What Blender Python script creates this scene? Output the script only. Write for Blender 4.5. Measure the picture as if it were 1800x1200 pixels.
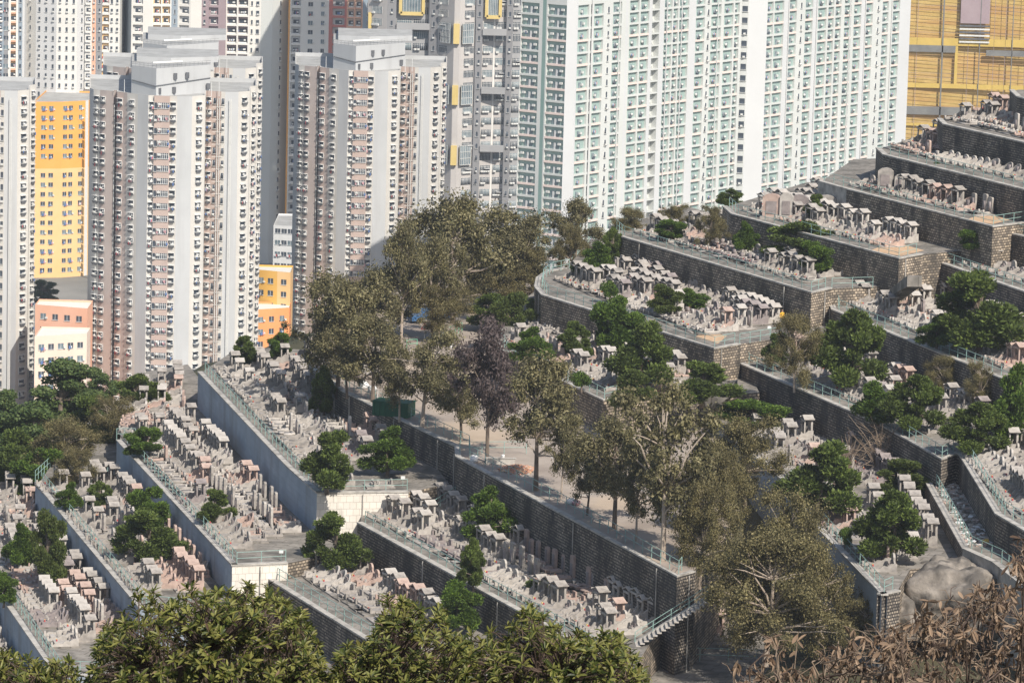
import bpy, math, random
import numpy as np
from mathutils import Matrix, Vector
for _o in list(bpy.data.objects): bpy.data.objects.remove(_o)
SC = bpy.context.scene
# ------------------------------------------------------------------ camera
F = 7600.0; TH = math.radians(9.0); RHO = 0.0265; CZ = 71.4
_r = np.array([1., 0, 0]); _u = np.array([0, math.sin(TH), math.cos(TH)])
RV = _r*math.cos(RHO) + _u*math.sin(RHO)
UV_ = _u*math.cos(RHO) - _r*math.sin(RHO)
FV = np.array([0, math.cos(TH), -math.sin(TH)])
cam = bpy.data.cameras.new("camera"); camo = bpy.data.objects.new("camera", cam)
SC.collection.objects.link(camo)
cam.lens = 36*F/1800; cam.sensor_width = 36; cam.clip_start = 1; cam.clip_end = 12000
camo.matrix_world = Matrix(((RV[0], UV_[0], -FV[0], 0), (RV[1], UV_[1], -FV[1], 0), (RV[2], UV_[2], -FV[2], CZ), (0, 0, 0, 1)))
SC.camera = camo
# ------------------------------------------------------------------ light
SUN_EL = math.radians(43); SUN_AZ = math.atan2(0.50, -0.866)      # clockwise from +Y
w = bpy.data.worlds.new("World"); SC.world = w; w.use_nodes = True
nt = w.node_tree; nt.nodes.clear()
sky = nt.nodes.new("ShaderNodeTexSky"); sky.sky_type = 'NISHITA'; sky.sun_disc = False
sky.sun_elevation = SUN_EL; sky.sun_rotation = SUN_AZ; sky.air_density = 1.2; sky.dust_density = 1.5
bg = nt.nodes.new("ShaderNodeBackground"); bg.inputs[1].default_value = 0.105
wo = nt.nodes.new("ShaderNodeOutputWorld")
nt.links.new(sky.outputs[0], bg.inputs[0]); nt.links.new(bg.outputs[0], wo.inputs[0])
sl = bpy.data.lights.new("sun", 'SUN'); sl.energy = 4.9; sl.angle = math.radians(0.55); sl.color = (1, 0.93, 0.82)
so = bpy.data.objects.new("sun", sl); SC.collection.objects.link(so)
sd = Vector((math.sin(SUN_AZ)*math.cos(SUN_EL), math.cos(SUN_AZ)*math.cos(SUN_EL), math.sin(SUN_EL)))
so.rotation_euler = sd.to_track_quat('Z', 'Y').to_euler(); so.location = (0, 0, 200)
SC.view_settings.view_transform = 'Standard'; SC.view_settings.look = 'None'
SC.view_settings.exposure = 0.12; SC.view_settings.gamma = 1
SC.cycles.max_bounces = 5; SC.cycles.diffuse_bounces = 2; SC.cycles.glossy_bounces = 2
SC.cycles.transmission_bounces = 2; SC.cycles.volume_bounces = 0; SC.cycles.transparent_max_bounces = 4
SC.cycles.use_denoising = True
COL = SC.collection
R = random.Random(7)
# ------------------------------------------------------------------ pixel <-> world
def P(px, py, Z):
    d = FV*F + RV*(px-900) - UV_*(py-600)
    t = (Z-CZ)/d[2]
    return Vector((d[0]*t, d[1]*t, Z))
def PY(px, py, Y):
    d = FV*F + RV*(px-900) - UV_*(py-600); t = Y/d[1]
    return Vector((d[0]*t, Y, CZ+d[2]*t))
def proj(v):
    a = np.array([v[0], v[1], v[2]-CZ]); z = a@FV
    return 900+F*(a@RV)/z, 600-F*(a@UV_)/z, z
def xat(px, Y, Z):
    k = (px-900)/F
    a = RV - k*FV                # a . v = 0
    return -(a[1]*Y + a[2]*(Z-CZ))/a[0]
# ------------------------------------------------------------------ materials
MATS = {}
def mat(name, c1, c2=None, scale=1.0, rough=0.8, detail=4, c3=None, stain=None, kind=None, metal=0, bump=0, opts=None):
    if name in MATS: return MATS[name]
    m = bpy.data.materials.new(name); m.use_nodes = True; t = m.node_tree; N = t.nodes; L = t.links
    b = N["Principled BSDF"]; b.inputs["Roughness"].default_value = rough; b.inputs["Metallic"].default_value = metal
    b.inputs["Specular IOR Level"].default_value = 0.3
    def rgb(c): return (c[0], c[1], c[2], 1)
    tc = N.new("ShaderNodeTexCoord")
    if c2 is None and kind is None:
        b.inputs["Base Color"].default_value = rgb(c1)
    else:
        c2 = c2 or c1
        nz = N.new("ShaderNodeTexNoise"); nz.inputs["Scale"].default_value = scale; nz.inputs["Detail"].default_value = detail
        nz.inputs["Roughness"].default_value = 0.6
        L.new(tc.outputs["Object"], nz.inputs["Vector"])
        rp = N.new("ShaderNodeValToRGB"); rp.color_ramp.elements[0].position = 0.34; rp.color_ramp.elements[1].position = 0.66
        rp.color_ramp.elements[0].color = rgb(c1); rp.color_ramp.elements[1].color = rgb(c2)
        L.new(nz.outputs["Fac"], rp.inputs["Fac"]); out = rp.outputs["Color"]
        if kind == 'island':
            g = N.new("ShaderNodeNewGeometry"); r2 = N.new("ShaderNodeValToRGB")
            cs = opts
            r2.color_ramp.elements[0].color = rgb(cs[0]); r2.color_ramp.elements[1].color = rgb(cs[-1])
            for i, c in enumerate(cs[1:-1]):
                e = r2.color_ramp.elements.new((i+1)/(len(cs)-1)); e.color = rgb(c)
            L.new(g.outputs["Random Per Island"], r2.inputs["Fac"])
            mx = N.new("ShaderNodeMix"); mx.data_type = 'RGBA'; mx.blend_type = 'MULTIPLY'; mx.inputs[0].default_value = 1
            L.new(out, mx.inputs[6]); L.new(r2.outputs["Color"], mx.inputs[7]); out = mx.outputs[2]
        if kind == 'brick':
            bw, bh, mo, mc = opts[:4]
            uv = N.new("ShaderNodeUVMap") if len(opts) < 5 else N.new("ShaderNodeMapping")
            if len(opts) > 4: L.new(tc.outputs["Object"], uv.inputs[0]); uv.inputs["Rotation"].default_value = (0, 0, .35)
            nv = N.new("ShaderNodeTexNoise"); nv.inputs["Scale"].default_value = 1.3; L.new(uv.outputs[0], nv.inputs["Vector"])
            vm = N.new("ShaderNodeVectorMath"); vm.operation = 'MULTIPLY_ADD'; vm.inputs[1].default_value = (0.16, 0.10, 0)
            L.new(nv.outputs["Color"], vm.inputs[0]); L.new(uv.outputs[0], vm.inputs[2])
            bt = N.new("ShaderNodeTexBrick"); bt.inputs["Scale"].default_value = 1
            bt.inputs["Brick Width"].default_value = bw; bt.inputs["Row Height"].default_value = bh
            bt.inputs["Mortar Size"].default_value = mo; bt.inputs["Mortar Smooth"].default_value = 0.2
            bt.inputs["Color1"].default_value = (.45, .45, .46, 1) if bh < .5 else (.92, .92, .92, 1); bt.inputs["Color2"].default_value = (1.5, 1.42, 1.3, 1) if bh < .5 else (1.04, 1.04, 1.03, 1)
            bt.inputs["Mortar"].default_value = rgb(mc)
            L.new(vm.outputs[0] if bh < 0.5 else uv.outputs[0], bt.inputs["Vector"])
            mx = N.new("ShaderNodeMix"); mx.data_type = 'RGBA'; mx.blend_type = 'MULTIPLY'; mx.inputs[0].default_value = 1
            L.new(out, mx.inputs[6]); L.new(bt.outputs["Color"], mx.inputs[7]); out = mx.outputs[2]
            bp = N.new("ShaderNodeBump"); bp.inputs["Strength"].default_value = 0.6; bp.inputs["Distance"].default_value = 0.04
            iv = N.new("ShaderNodeMath"); iv.operation = 'SUBTRACT'; iv.inputs[0].default_value = 1; L.new(bt.outputs["Fac"], iv.inputs[1])
            L.new(iv.outputs[0], bp.inputs["Height"]); L.new(bp.outputs[0], b.inputs["Normal"])
        if stain:
            sc_, col, amt, lo, hi = stain
            n2 = N.new("ShaderNodeTexNoise"); n2.inputs["Scale"].default_value = 1; n2.inputs["Detail"].default_value = 5
            mp = N.new("ShaderNodeMapping"); mp.inputs["Scale"].default_value = sc_
            L.new(tc.outputs["Object"], mp.inputs["Vector"]); L.new(mp.outputs[0], n2.inputs["Vector"])
            r3 = N.new("ShaderNodeValToRGB"); r3.color_ramp.elements[0].position = lo; r3.color_ramp.elements[1].position = hi
            r3.color_ramp.elements[0].color = (0, 0, 0, 1); r3.color_ramp.elements[1].color = (amt, amt, amt, 1)
            L.new(n2.outputs["Fac"], r3.inputs["Fac"])
            mx = N.new("ShaderNodeMix"); mx.data_type = 'RGBA'
            L.new(r3.outputs["Color"], mx.inputs[0]); L.new(out, mx.inputs[6]); mx.inputs[7].default_value = rgb(col); out = mx.outputs[2]
        L.new(out, b.inputs["Base Color"])
        if kind == 'island' and bump == -1:
            ts = N.new("ShaderNodeBsdfTranslucent"); L.new(out, ts.inputs[0]); ms = N.new("ShaderNodeMixShader"); ms.inputs[0].default_value = 0.28
            L.new(b.outputs[0], ms.inputs[1]); L.new(ts.outputs[0], ms.inputs[2]); L.new(ms.outputs[0], N["Material Output"].inputs[0])
        if bump > 0:
            nb = N.new("ShaderNodeTexNoise"); nb.inputs["Scale"].default_value = scale*4; nb.inputs["Detail"].default_value = 6
            L.new(tc.outputs["Object"], nb.inputs["Vector"])
            bp = N.new("ShaderNodeBump"); bp.inputs["Strength"].default_value = bump; bp.inputs["Distance"].default_value = 0.1
            L.new(nb.outputs["Fac"], bp.inputs["Height"]); L.new(bp.outputs[0], b.inputs["Normal"])
    MATS[name] = m; return m
W1 = (1, 1, 1)
drk = (.06, .055, .05)
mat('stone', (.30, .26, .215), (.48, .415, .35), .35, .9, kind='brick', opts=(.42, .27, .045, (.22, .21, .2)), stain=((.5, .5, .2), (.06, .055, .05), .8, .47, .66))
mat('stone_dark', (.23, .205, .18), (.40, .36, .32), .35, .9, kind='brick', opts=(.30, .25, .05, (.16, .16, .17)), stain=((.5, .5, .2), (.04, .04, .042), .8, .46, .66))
mat('smooth_wall', (.33, .39, .47), (.39, .45, .53), .5, .85, kind='brick', opts=(1.2, .6, .012, (.82, .82, .82)), stain=((.5, .5, .07), (.20, .20, .20), .65, .5, .75))
mat('tile_wall', (.74, .69, .62), (.80, .76, .70), .5, .5, kind='brick', opts=(.6, .6, .02, (.72, .7, .68)), stain=((1.4, 1.4, .3), (.3, .27, .24), .7, .6, .8))
mat('coping', (.38, .36, .33), (.55, .52, .48), 1.5, .9, stain=((.8, .8, .8), (.14, .13, .12), .7, .5, .7))
mat('paving', (.19, .175, .155), (.33, .30, .27), 1.1, .95, kind='brick', opts=(1.9, 1.1, .035, (.5, .48, .45), 'obj'), stain=((.35, .35, .35), (.10, .095, .085), .8, .48, .68))
mat('asphalt', (.30, .25, .215), (.42, .36, .31), .25, .95, stain=((.08, .08, .08), (.56, .44, .32), .55, .5, .6))
mat('dirt', (.50, .33, .20), (.62, .44, .29), 1.0, .95)
mat('hill', (.045, .05, .025), (.12, .105, .06), .2, 1, bump=.6)
mat('ground', (.20, .20, .19), (.32, .31, .29), .03, .95)
mat('rail_green', (.24, .38, .35), (.34, .48, .44), 2, .55)
mat('rail_bright', (.18, .50, .34), (.22, .56, .38), 2, .5)
mat('granite_grey', (.30, .275, .25), (.46, .42, .385), 1.6, .7, stain=((1.2, 1.2, 1.2), (.13, .12, .115), .6, .5, .72))
mat('granite_pink', (.40, .29, .25), (.54, .41, .35), 1.6, .7, stain=((1.2, 1.2, 1.2), (.22, .16, .13), .5, .52, .75))
mat('granite_pale', (.40, .37, .34), (.55, .51, .47), 1.6, .7, stain=((1.2, 1.2, 1.2), (.22, .2, .18), .5, .52, .75))
mat('granite_mauve', (.24, .205, .20), (.37, .32, .31), 1.6, .7, stain=((1.2, 1.2, 1.2), (.12, .11, .11), .6, .5, .72))
mat('bark', (.10, .075, .06), (.26, .21, .17), 6, .95)
mat('bark_pale', (.30, .24, .19), (.55, .47, .40), 3, .9)
mat('glass', (.035, .045, .06), (.10, .12, .15), .35, .25)
mat('glass_blue', (.10, .14, .17), (.24, .30, .33), .3, .25)
mat('cage', (.09, .095, .105), (.16, .165, .18), 1, .7)
mat('white', (.74, .74, .73), (.80, .80, .79), 1, .6)
mat('ac', (.62, .62, .60), (.72, .72, .70), 1, .6)
for nm, c in (('cloth_red', (.45, .08, .09)), ('cloth_blue', (.12, .2, .42)), ('cloth_white', (.75, .75, .75)), ('cloth_dark', (.06, .06, .08)), ('cloth_pink', (.6, .35, .38))):
    mat(nm, c, rough=.9)
vs = ((.5, .5, .05), (.25, .24, .24), .28, .5, .8)
mat('wall_grey', (.48, .49, .50), (.54, .55, .56), .08, .85, stain=vs)
mat('wall_cream', (.60, .575, .535), (.66, .635, .595), .1, .85, stain=vs)
mat('wall_pink', (.50, .39, .345), (.56, .445, .395), .1, .85, stain=vs)
mat('wall_pinkgrey', (.44, .37, .34), (.50, .43, .40), .1, .85, stain=vs)
mat('roof_grey', (.34, .34, .33), (.46, .46, .45), .3, .9)
mat('w_white', (.58, .60, .585), (.64, .655, .64), .05, .7)
mat('w_panel', (.58, .59, .60), (.63, .64, .65), .05, .7)
mat('w_teal', (.30, .41, .39), (.36, .47, .44), .2, .8)
mat('w_tealdark', (.20, .31, .29), (.24, .35, .33), .2, .8)
mat('w_salmon', (.78, .64, .59), (.80, .67, .62), .2, .8)
mat('ind_grey', (.35, .35, .355), (.41, .41, .415), .1, .85, stain=vs)
mat('ind_dark', (.24, .24, .25), (.29, .29, .30), .1, .85)
mat('ind_beige', (.50, .47, .45), (.56, .53, .51), .1, .85, stain=vs)
mat('yellow', (.66, .50, .18), (.72, .56, .24), .3, .7)
mat('orange', (.86, .40, .09), (.90, .45, .12), .15, .8)
mat('orange_pale', (.86, .54, .24), (.88, .60, .31), .15, .8)
mat('salmon', (.80, .44, .30), (.84, .50, .36), .15, .8)
mat('hot_orange', (.86, .33, .12), (.90, .38, .16), .15, .8)
mat('ochre', (.74, .42, .09), (.80, .48, .13), .15, .8)
mat('pale_pink', (.74, .58, .48), (.80, .65, .55), .15, .8)
mat('mauve', (.33, .25, .27), (.38, .30, .32), .15, .8)
mat('redbrown', (.50, .16, .14), (.56, .20, .17), .15, .8)
mat('bwhite', (.74, .72, .68), (.80, .78, .74), .1, .8)
mat('bgrey', (.60, .60, .60), (.66, .66, .66), .1, .8)
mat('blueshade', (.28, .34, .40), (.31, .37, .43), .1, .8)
mat('net_gold', (.46, .32, .10), (.58, .42, .16), .5, .9, stain=((.05, .05, .5), (.46, .27, .10), .8, .42, .62))
mat('net_yellow', (.54, .39, .10), (.62, .44, .12), .3, .8)
mat('net_dark', (.16, .16, .16), (.22, .22, .21), .3, .8)
mat('rock', (.17, .15, .13), (.34, .30, .26), .8, .95, bump=.8, stain=((.7, .7, .3), (.10, .09, .08), .85, .46, .6), detail=10)
mat('brick_red', (.45, .20, .13), (.60, .32, .22), 2, .9)
mat('dump_green', (.01, .085, .05), (.02, .12, .065), 2, .5)
mat('blue_paint', (.04, .13, .30), (.07, .18, .38), 1, .3)
mat('rubber', (.03, .03, .03))
mat('sign_red', (.6, .04, .06))
mat('shirt_yellow', (.80, .42, .02), (.85, .5, .05), 4, .8)
mat('trousers', (.06, .07, .10), (.09, .10, .13), 4, .8)
mat('skin', (.45, .28, .20))
mat('hair', (.02, .015, .012))
mat('line_white', (.7, .7, .68))
def leafmat(n, cs, base1=(.7, .7, .7), base2=(1.2, 1.2, 1.2), sc=.5, rough=.6, tr=-1):
    return mat(n, base1, base2, sc, rough, kind='island', opts=cs, bump=tr)
leafmat('leaf_pine', [(.035, .068, .012), (.08, .14, .022), (.17, .25, .045), (.06, .11, .02)], (.65, .65, .65), (1.3, 1.3, 1.2), 2.5)
leafmat('leaf_pine_olive', [(.045, .068, .018), (.095, .135, .03), (.18, .235, .06), (.07, .10, .025)], (.65, .65, .65), (1.3, 1.3, 1.2), 2.5)
leafmat('leaf_pineY', [(.06, .085, .02), (.10, .14, .03), (.15, .18, .05), (.07, .10, .03)])
leafmat('leaf_euc', [(.06, .055, .024), (.14, .125, .055), (.33, .29, .165), (.11, .11, .045)], (.6, .6, .6), (1.3, 1.3, 1.25), 2.5)
leafmat('leaf_olive', [(.06, .054, .022), (.14, .12, .05), (.33, .28, .145), (.11, .105, .04)], (.6, .6, .6), (1.3, 1.3, 1.25), 3)
leafmat('leaf_green', [(.05, .09, .03), (.10, .155, .045), (.17, .22, .07), (.06, .10, .035)])
leafmat('leaf_dead', [(.075, .055, .055), (.12, .09, .09), (.17, .135, .13), (.09, .065, .06)])
leafmat('leaf_fore', [(.022, .035, .008), (.08, .10, .02), (.27, .27, .075), (.13, .12, .03)], (.85, .85, .85), (1.1, 1.1, 1.1), 3, .45)
leafmat('leaf_brown', [(.06, .038, .028), (.22, .145, .095), (.42, .30, .21), (.14, .09, .06)], (.85, .85, .85), (1.1, 1.1, 1.1), 3, .6)
mat('twig', (.14, .10, .07), (.30, .235, .18), 8, .9)
mat('twig_dark', (.05, .035, .03), (.14, .10, .08), 8, .9)
# ------------------------------------------------------------------ mesh builder
class MB:
    def __init__(s): s.v = []; s.f = []; s.m = []; s.uv = []; s.names = []; s.smooth = False
    def mi(s, n):
        if n not in s.names: s.names.append(n)
        return s.names.index(n)
    def quad(s, pts, m, uv=None):
        b = len(s.v); s.v += [tuple(p) for p in pts]; s.f.append(tuple(range(b, b+len(pts)))); s.m.append(s.mi(m)); s.uv.append(uv)
    def box(s, c, d, m, M=None):
        x, y, z = c; a, b_, e = d[0]/2, d[1]/2, d[2]/2
        vs = [Vector((x+i*a, y+j*b_, z+k*e)) for k in (-1, 1) for j in (-1, 1) for i in (-1, 1)]
        if M is not None: vs = [M @ q for q in vs]
        b = len(s.v); s.v += [tuple(q) for q in vs]; k = s.mi(m)
        for f in ((0, 2, 3, 1), (4, 5, 7, 6), (0, 1, 5, 4), (2, 6, 7, 3), (0, 4, 6, 2), (1, 3, 7, 5)):
            s.f.append(tuple(b+i for i in f)); s.m.append(k); s.uv.append(None)
    def prism(s, poly, z0, z1, m, mtop=None, cap=True):
        # counter-clockwise or not, both faces are drawn
        n = len(poly)
        for i in range(n):
            a = poly[i]; c = poly[(i+1) % n]
            s.quad([(a[0], a[1], z0), (c[0], c[1], z0), (c[0], c[1], z1), (a[0], a[1], z1)], m)
        if cap:
            s.quad([(p[0], p[1], z1) for p in poly], mtop or m)
            s.quad([(p[0], p[1], z0) for p in reversed(poly)], m)
    def extr(s, prof, axis, a0, a1, m):
        # profile in the two other axes, extruded along axis 0(x) or 1(y)
        def pt(q, a): return (a, q[0], q[1]) if axis == 0 else (q[0], a, q[1])
        n = len(prof)
        for i in range(n):
            p, q = prof[i], prof[(i+1) % n]
            s.quad([pt(p, a0), pt(q, a0), pt(q, a1), pt(p, a1)], m)
        s.quad([pt(q, a0) for q in prof], m); s.quad([pt(q, a1) for q in reversed(prof)], m)
    def tube(s, p0, p1, r0, r1, m, n=6, caps=True):
        p0 = Vector(p0); p1 = Vector(p1); d = (p1-p0)
        if d.length < 1e-6: return
        d.normalize(); a = d.orthogonal().normalized(); b2 = d.cross(a)
        b = len(s.v); k = s.mi(m)
        for p, r in ((p0, r0), (p1, r1)):
            for i in range(n):
                t = 2*math.pi*i/n; s.v.append(tuple(p + a*(r*math.cos(t)) + b2*(r*math.sin(t))))
        for i in range(n):
            j = (i+1) % n; s.f.append((b+i, b+j, b+n+j, b+n+i)); s.m.append(k); s.uv.append(None)
        if caps:
            s.f.append(tuple(b+i for i in reversed(range(n)))); s.m.append(k); s.uv.append(None)
            s.f.append(tuple(b+n+i for i in range(n))); s.m.append(k); s.uv.append(None)
    def path(s, pts, r0, r1, m, n=5):
        for i in range(len(pts)-1):
            a = r0+(r1-r0)*i/(len(pts)-1); c = r0+(r1-r0)*(i+1)/(len(pts)-1)
            s.tube(pts[i], pts[i+1], a, c, m, n)
    def mesh(s, name):
        me = bpy.data.meshes.new(name); me.from_pydata(s.v, [], s.f)
        for n in s.names: me.materials.append(MATS[n])
        me.polygons.foreach_set("material_index", s.m)
        if any(u is not None for u in s.uv):
            l = me.uv_layers.new(name="UVMap"); buf = []
            for f, u in zip(s.f, s.uv):
                buf += [c for q in (u or [(0, 0)]*len(f)) for c in q]
            l.data.foreach_set("uv", buf)
        if s.smooth: me.polygons.foreach_set("use_smooth", [True]*len(s.f))
        me.update(); return me
    def build(s, name, parent=None, loc=None, rz=0, **tags):
        return obj(name, s.mesh(name), parent, loc, rz, **tags)
def tag(o, label=None, cat=None, group=None, kind=None):
    if label: o["label"] = label
    if cat: o["category"] = cat
    if group: o["group"] = group
    if kind: o["kind"] = kind
    return o
def obj(name, me, parent=None, loc=None, rz=0, **tags):
    o = bpy.data.objects.new(name, me); COL.objects.link(o)
    if parent: o.parent = parent
    if loc is not None: o.location = loc
    if rz: o.rotation_euler = (0, 0, rz)
    return tag(o, **tags)
def empty(name, loc=(0, 0, 0), rz=0, **tags): return obj(name, None, None, loc, rz, **tags)
def merged(placements, name):
    # placements: (mesh, Matrix) -> one joined mesh
    vs = []; fs = []; ms = []; names = []; off = 0; tot = []; starts = []
    for me, M in placements:
        n = len(me.vertices); co = np.empty(n*3); me.vertices.foreach_get("co", co); co = co.reshape(-1, 3)
        A = np.array(M); vs.append(co@A[:3, :3].T + A[:3, 3])
        mm = [m.name for m in me.materials]
        for x in mm:
            if x not in names: names.append(x)
        lu = np.array([names.index(x) for x in mm])
        li = np.empty(len(me.loops), dtype=np.int64); me.loops.foreach_get("vertex_index", li)
        lt = np.empty(len(me.polygons), dtype=np.int64); me.polygons.foreach_get("loop_total", lt)
        mi = np.empty(len(me.polygons), dtype=np.int64); me.polygons.foreach_get("material_index", mi)
        fs.append(li+off); tot.append(lt); ms.append(lu[mi]); off += n
    V = np.concatenate(vs); LI = np.concatenate(fs); LT = np.concatenate(tot); MI = np.concatenate(ms)
    me = bpy.data.meshes.new(name)
    me.vertices.add(len(V)); me.vertices.foreach_set("co", V.ravel())
    me.loops.add(len(LI)); me.loops.foreach_set("vertex_index", LI.astype(np.int32))
    me.polygons.add(len(LT)); ls = np.concatenate([[0], np.cumsum(LT)[:-1]])
    me.polygons.foreach_set("loop_start", ls.astype(np.int32)); me.polygons.foreach_set("loop_total", LT.astype(np.int32))
    for n in names: me.materials.append(MATS[n])
    me.polygons.foreach_set("material_index", MI.astype(np.int32))
    me.update(calc_edges=True); me.validate(); return me
# ------------------------------------------------------------------ window units (local: x along the face, -y outward, z up)
def laundry(m, x0, x1, z, y):
    for i in range(R.randint(2, 4)):
        x = R.uniform(x0, x1); w_ = R.uniform(.18, .4); h = R.uniform(.4, .8)
        m.box((x, y, z-h/2), (w_, .04, h), R.choice(['cloth_red', 'cloth_blue', 'cloth_white', 'cloth_white', 'cloth_dark', 'cloth_pink']))
def u_hood(v, w=1.7):
    m = MB()
    m.box((0, -.03, .1), (w, .06, 1.5), 'glass')
    m.box((0, -.30, .93), (w+.15, .6, .07), 'white')              # hood
    for sx in (-1, 1): m.box((sx*w/2, -.05, .15), (.06, .12, 1.5), 'white')
    if v % 2: m.box((-.25, -.22, .45), (.06, .4, .55), 'white'); m.box((.28, -.14, .42), (.45, .05, .5), 'cloth_white')
    m.box((w*.18*(1 if v % 3 else -1), -.28, .02), (.68, .5, .32), 'ac')
    m.box((0, -.28, -.17), (w+.05, .5, .06), 'ac')
    m.quad([(-w/2, -.5, -.2), (w/2, -.5, -.2), (w/2-.22, -.42, -.78), (-w/2+.22, -.42, -.78)], 'cage')
    for sx in (-1, 1): m.quad([(sx*w/2, -.5, -.2), (sx*w/2, 0, -.2), (sx*(w/2-.22), 0, -.78), (sx*(w/2-.22), -.42, -.78)], 'cage')
    if v >= 3: laundry(m, -w/2, w/2, -.1, -.62)
    return m.mesh('window')
def u_bay(v, w=2.6):
    m = MB(); m.box((0, -.04, .15), (w, .08, 1.25), 'glass')
    for i in range(7): m.box((-w/2+w*i/6, -.1, .15), (.09, .1, 1.25), 'white')
    m.box((0, -.1, .42), (w, .08, .07), 'white'); m.box((-w*.33, -.3, .45), (.6, .5, .45), 'ac'); m.box((0, -.1, -.5), (w+.1, .2, .08), 'white')
    if v >= 3: laundry(m, -w/2, w/2, .4, -.4)
    return m.mesh('window')
def u_slit(v, w=.6):
    m = MB(); m.box((0, -.03, .1), (w, .06, 1.3), 'glass'); m.box((0, -.14, -.6), (w+.3, .24, .08), 'ac')
    if v % 2: m.box((.05, -.3, -.3), (.55, .45, .4), 'ac')
    m.box((-w/2-.04, -.06, .1), (.06, .12, 1.35), 'white')
    return m.mesh('window')
def u_teal(v, w=3.9):
    m = MB()
    for sx in (-1, 1):
        m.box((sx*w*.19, -.03, .1), (w*.24, .06, 1.35), 'glass_blue'); m.box((sx*w*.19, -.07, .1), (.05, .05, 1.35), 'w_tealdark')
        m.box((sx*w*.36, -.3, .62), (.75, .5, .5), 'ac')
    m.quad([(-w*.46, -.45, .3), (-w*.26, -.45, .3), (-w*.36, -.4, -.35)], 'w_tealdark')
    m.box((0, -.1, .1), (w*.12, .16, 1.5), 'w_panel')
    if v == 4: laundry(m, -w/2, w/2, .8, -.6)
    return m.mesh('window')
def u_teals(v, w=1.6):
    m = MB(); s = 1 if v % 2 else -1
    m.box((s*w*.1, -.03, .1), (w*.55, .06, 1.3), 'glass_blue'); m.box((s*w*.1, -.07, .1), (.05, .05, 1.3), 'w_panel')
    m.box((-s*w*.3, -.26, .25), (.55, .45, .5), 'ac'); m.box((-s*w*.3, -.26, -.05), (.4, .3, .12), 'cage')
    if v == 3: laundry(m, -w/2, w/2, .5, -.5)
    if v == 4: m.box((s*.2, -.4, -.3), (.7, .1, .8), 'glass')
    return m.mesh('window')
def u_plain(v, w=1.5):
    m = MB(); m.box((0, -.02, .1), (w, .05, 1.25), 'glass_blue' if v % 2 else 'glass')
    m.box((0, -.06, .1), (.07, .06, 1.25), 'white'); m.box((0, -.08, -.57), (w+.2, .14, .08), 'white')
    if v % 2: m.box((w*.62, -.22, -.2), (.5, .4, .36), 'ac')
    if v >= 3: laundry(m, -w/2, w/2, .1, -.45)
    return m.mesh('window')
def u_wide(v, w=4.6):
    m = MB(); m.box((0, -.03, .2), (w, .06, 1.9), 'glass_blue' if v % 2 else 'glass')
    n = 7
    for i in range(n+1): m.box((-w/2+w*i/n, -.08, .2), (.08, .08, 1.9), 'ac')
    m.box((0, -.08, .75), (w, .06, .07), 'ac')
    for i in range(v): m.box((-w*.35+i*w*.22, -.35, -.55), (.8, .6, .55), 'ac')
    if v == 4: m.box((w*.15, -.6, .3), (w*.6, 1.0, .12), 'bgrey')
    return m.mesh('window')
def u_glaze(v, w=4.8):
    m = MB(); m.box((0, -.05, 0), (w, .1, 5.2), 'glass_blue')
    for i in range(7): m.box((-w/2+w*i/6, -.12, 0), (.09, .1, 5.2), 'ac')
    for z in (-2.6, -1.3, 0, 1.3, 2.6): m.box((0, -.12, z), (w, .1, .1), 'ac')
    return m.mesh('window')
def u_balc(v, w=2.3):
    m = MB(); m.box((0, -.03, .1), (w*.8, .05, 1.7), 'glass'); m.box((0, -.5, -.55), (w, .08, .7), 'bwhite')
    m.box((w*.2, -.3, .4), (.6, .45, .45), 'ac')
    if v % 2: laundry(m, -w/2, w/2, .6, -.55)
    return m.mesh('window')
KINDS_ = dict(hood=u_hood, bay=u_bay, slit=u_slit, teal=u_teal, teals=u_teals, plain=u_plain, wide=u_wide, glaze=u_glaze, balc=u_balc)
WCACHE = {}
def wmesh(kind, w=None):
    v = R.choice([0, 1, 2, 3, 4]) if kind != 'teal' else R.choice([0, 1, 0, 1, 0, 1, 0, 4, 0, 1])
    k = (kind, v, w)
    if k not in WCACHE: WCACHE[k] = KINDS_[kind](v, w) if w else KINDS_[kind](v)
    return WCACHE[k]
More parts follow.
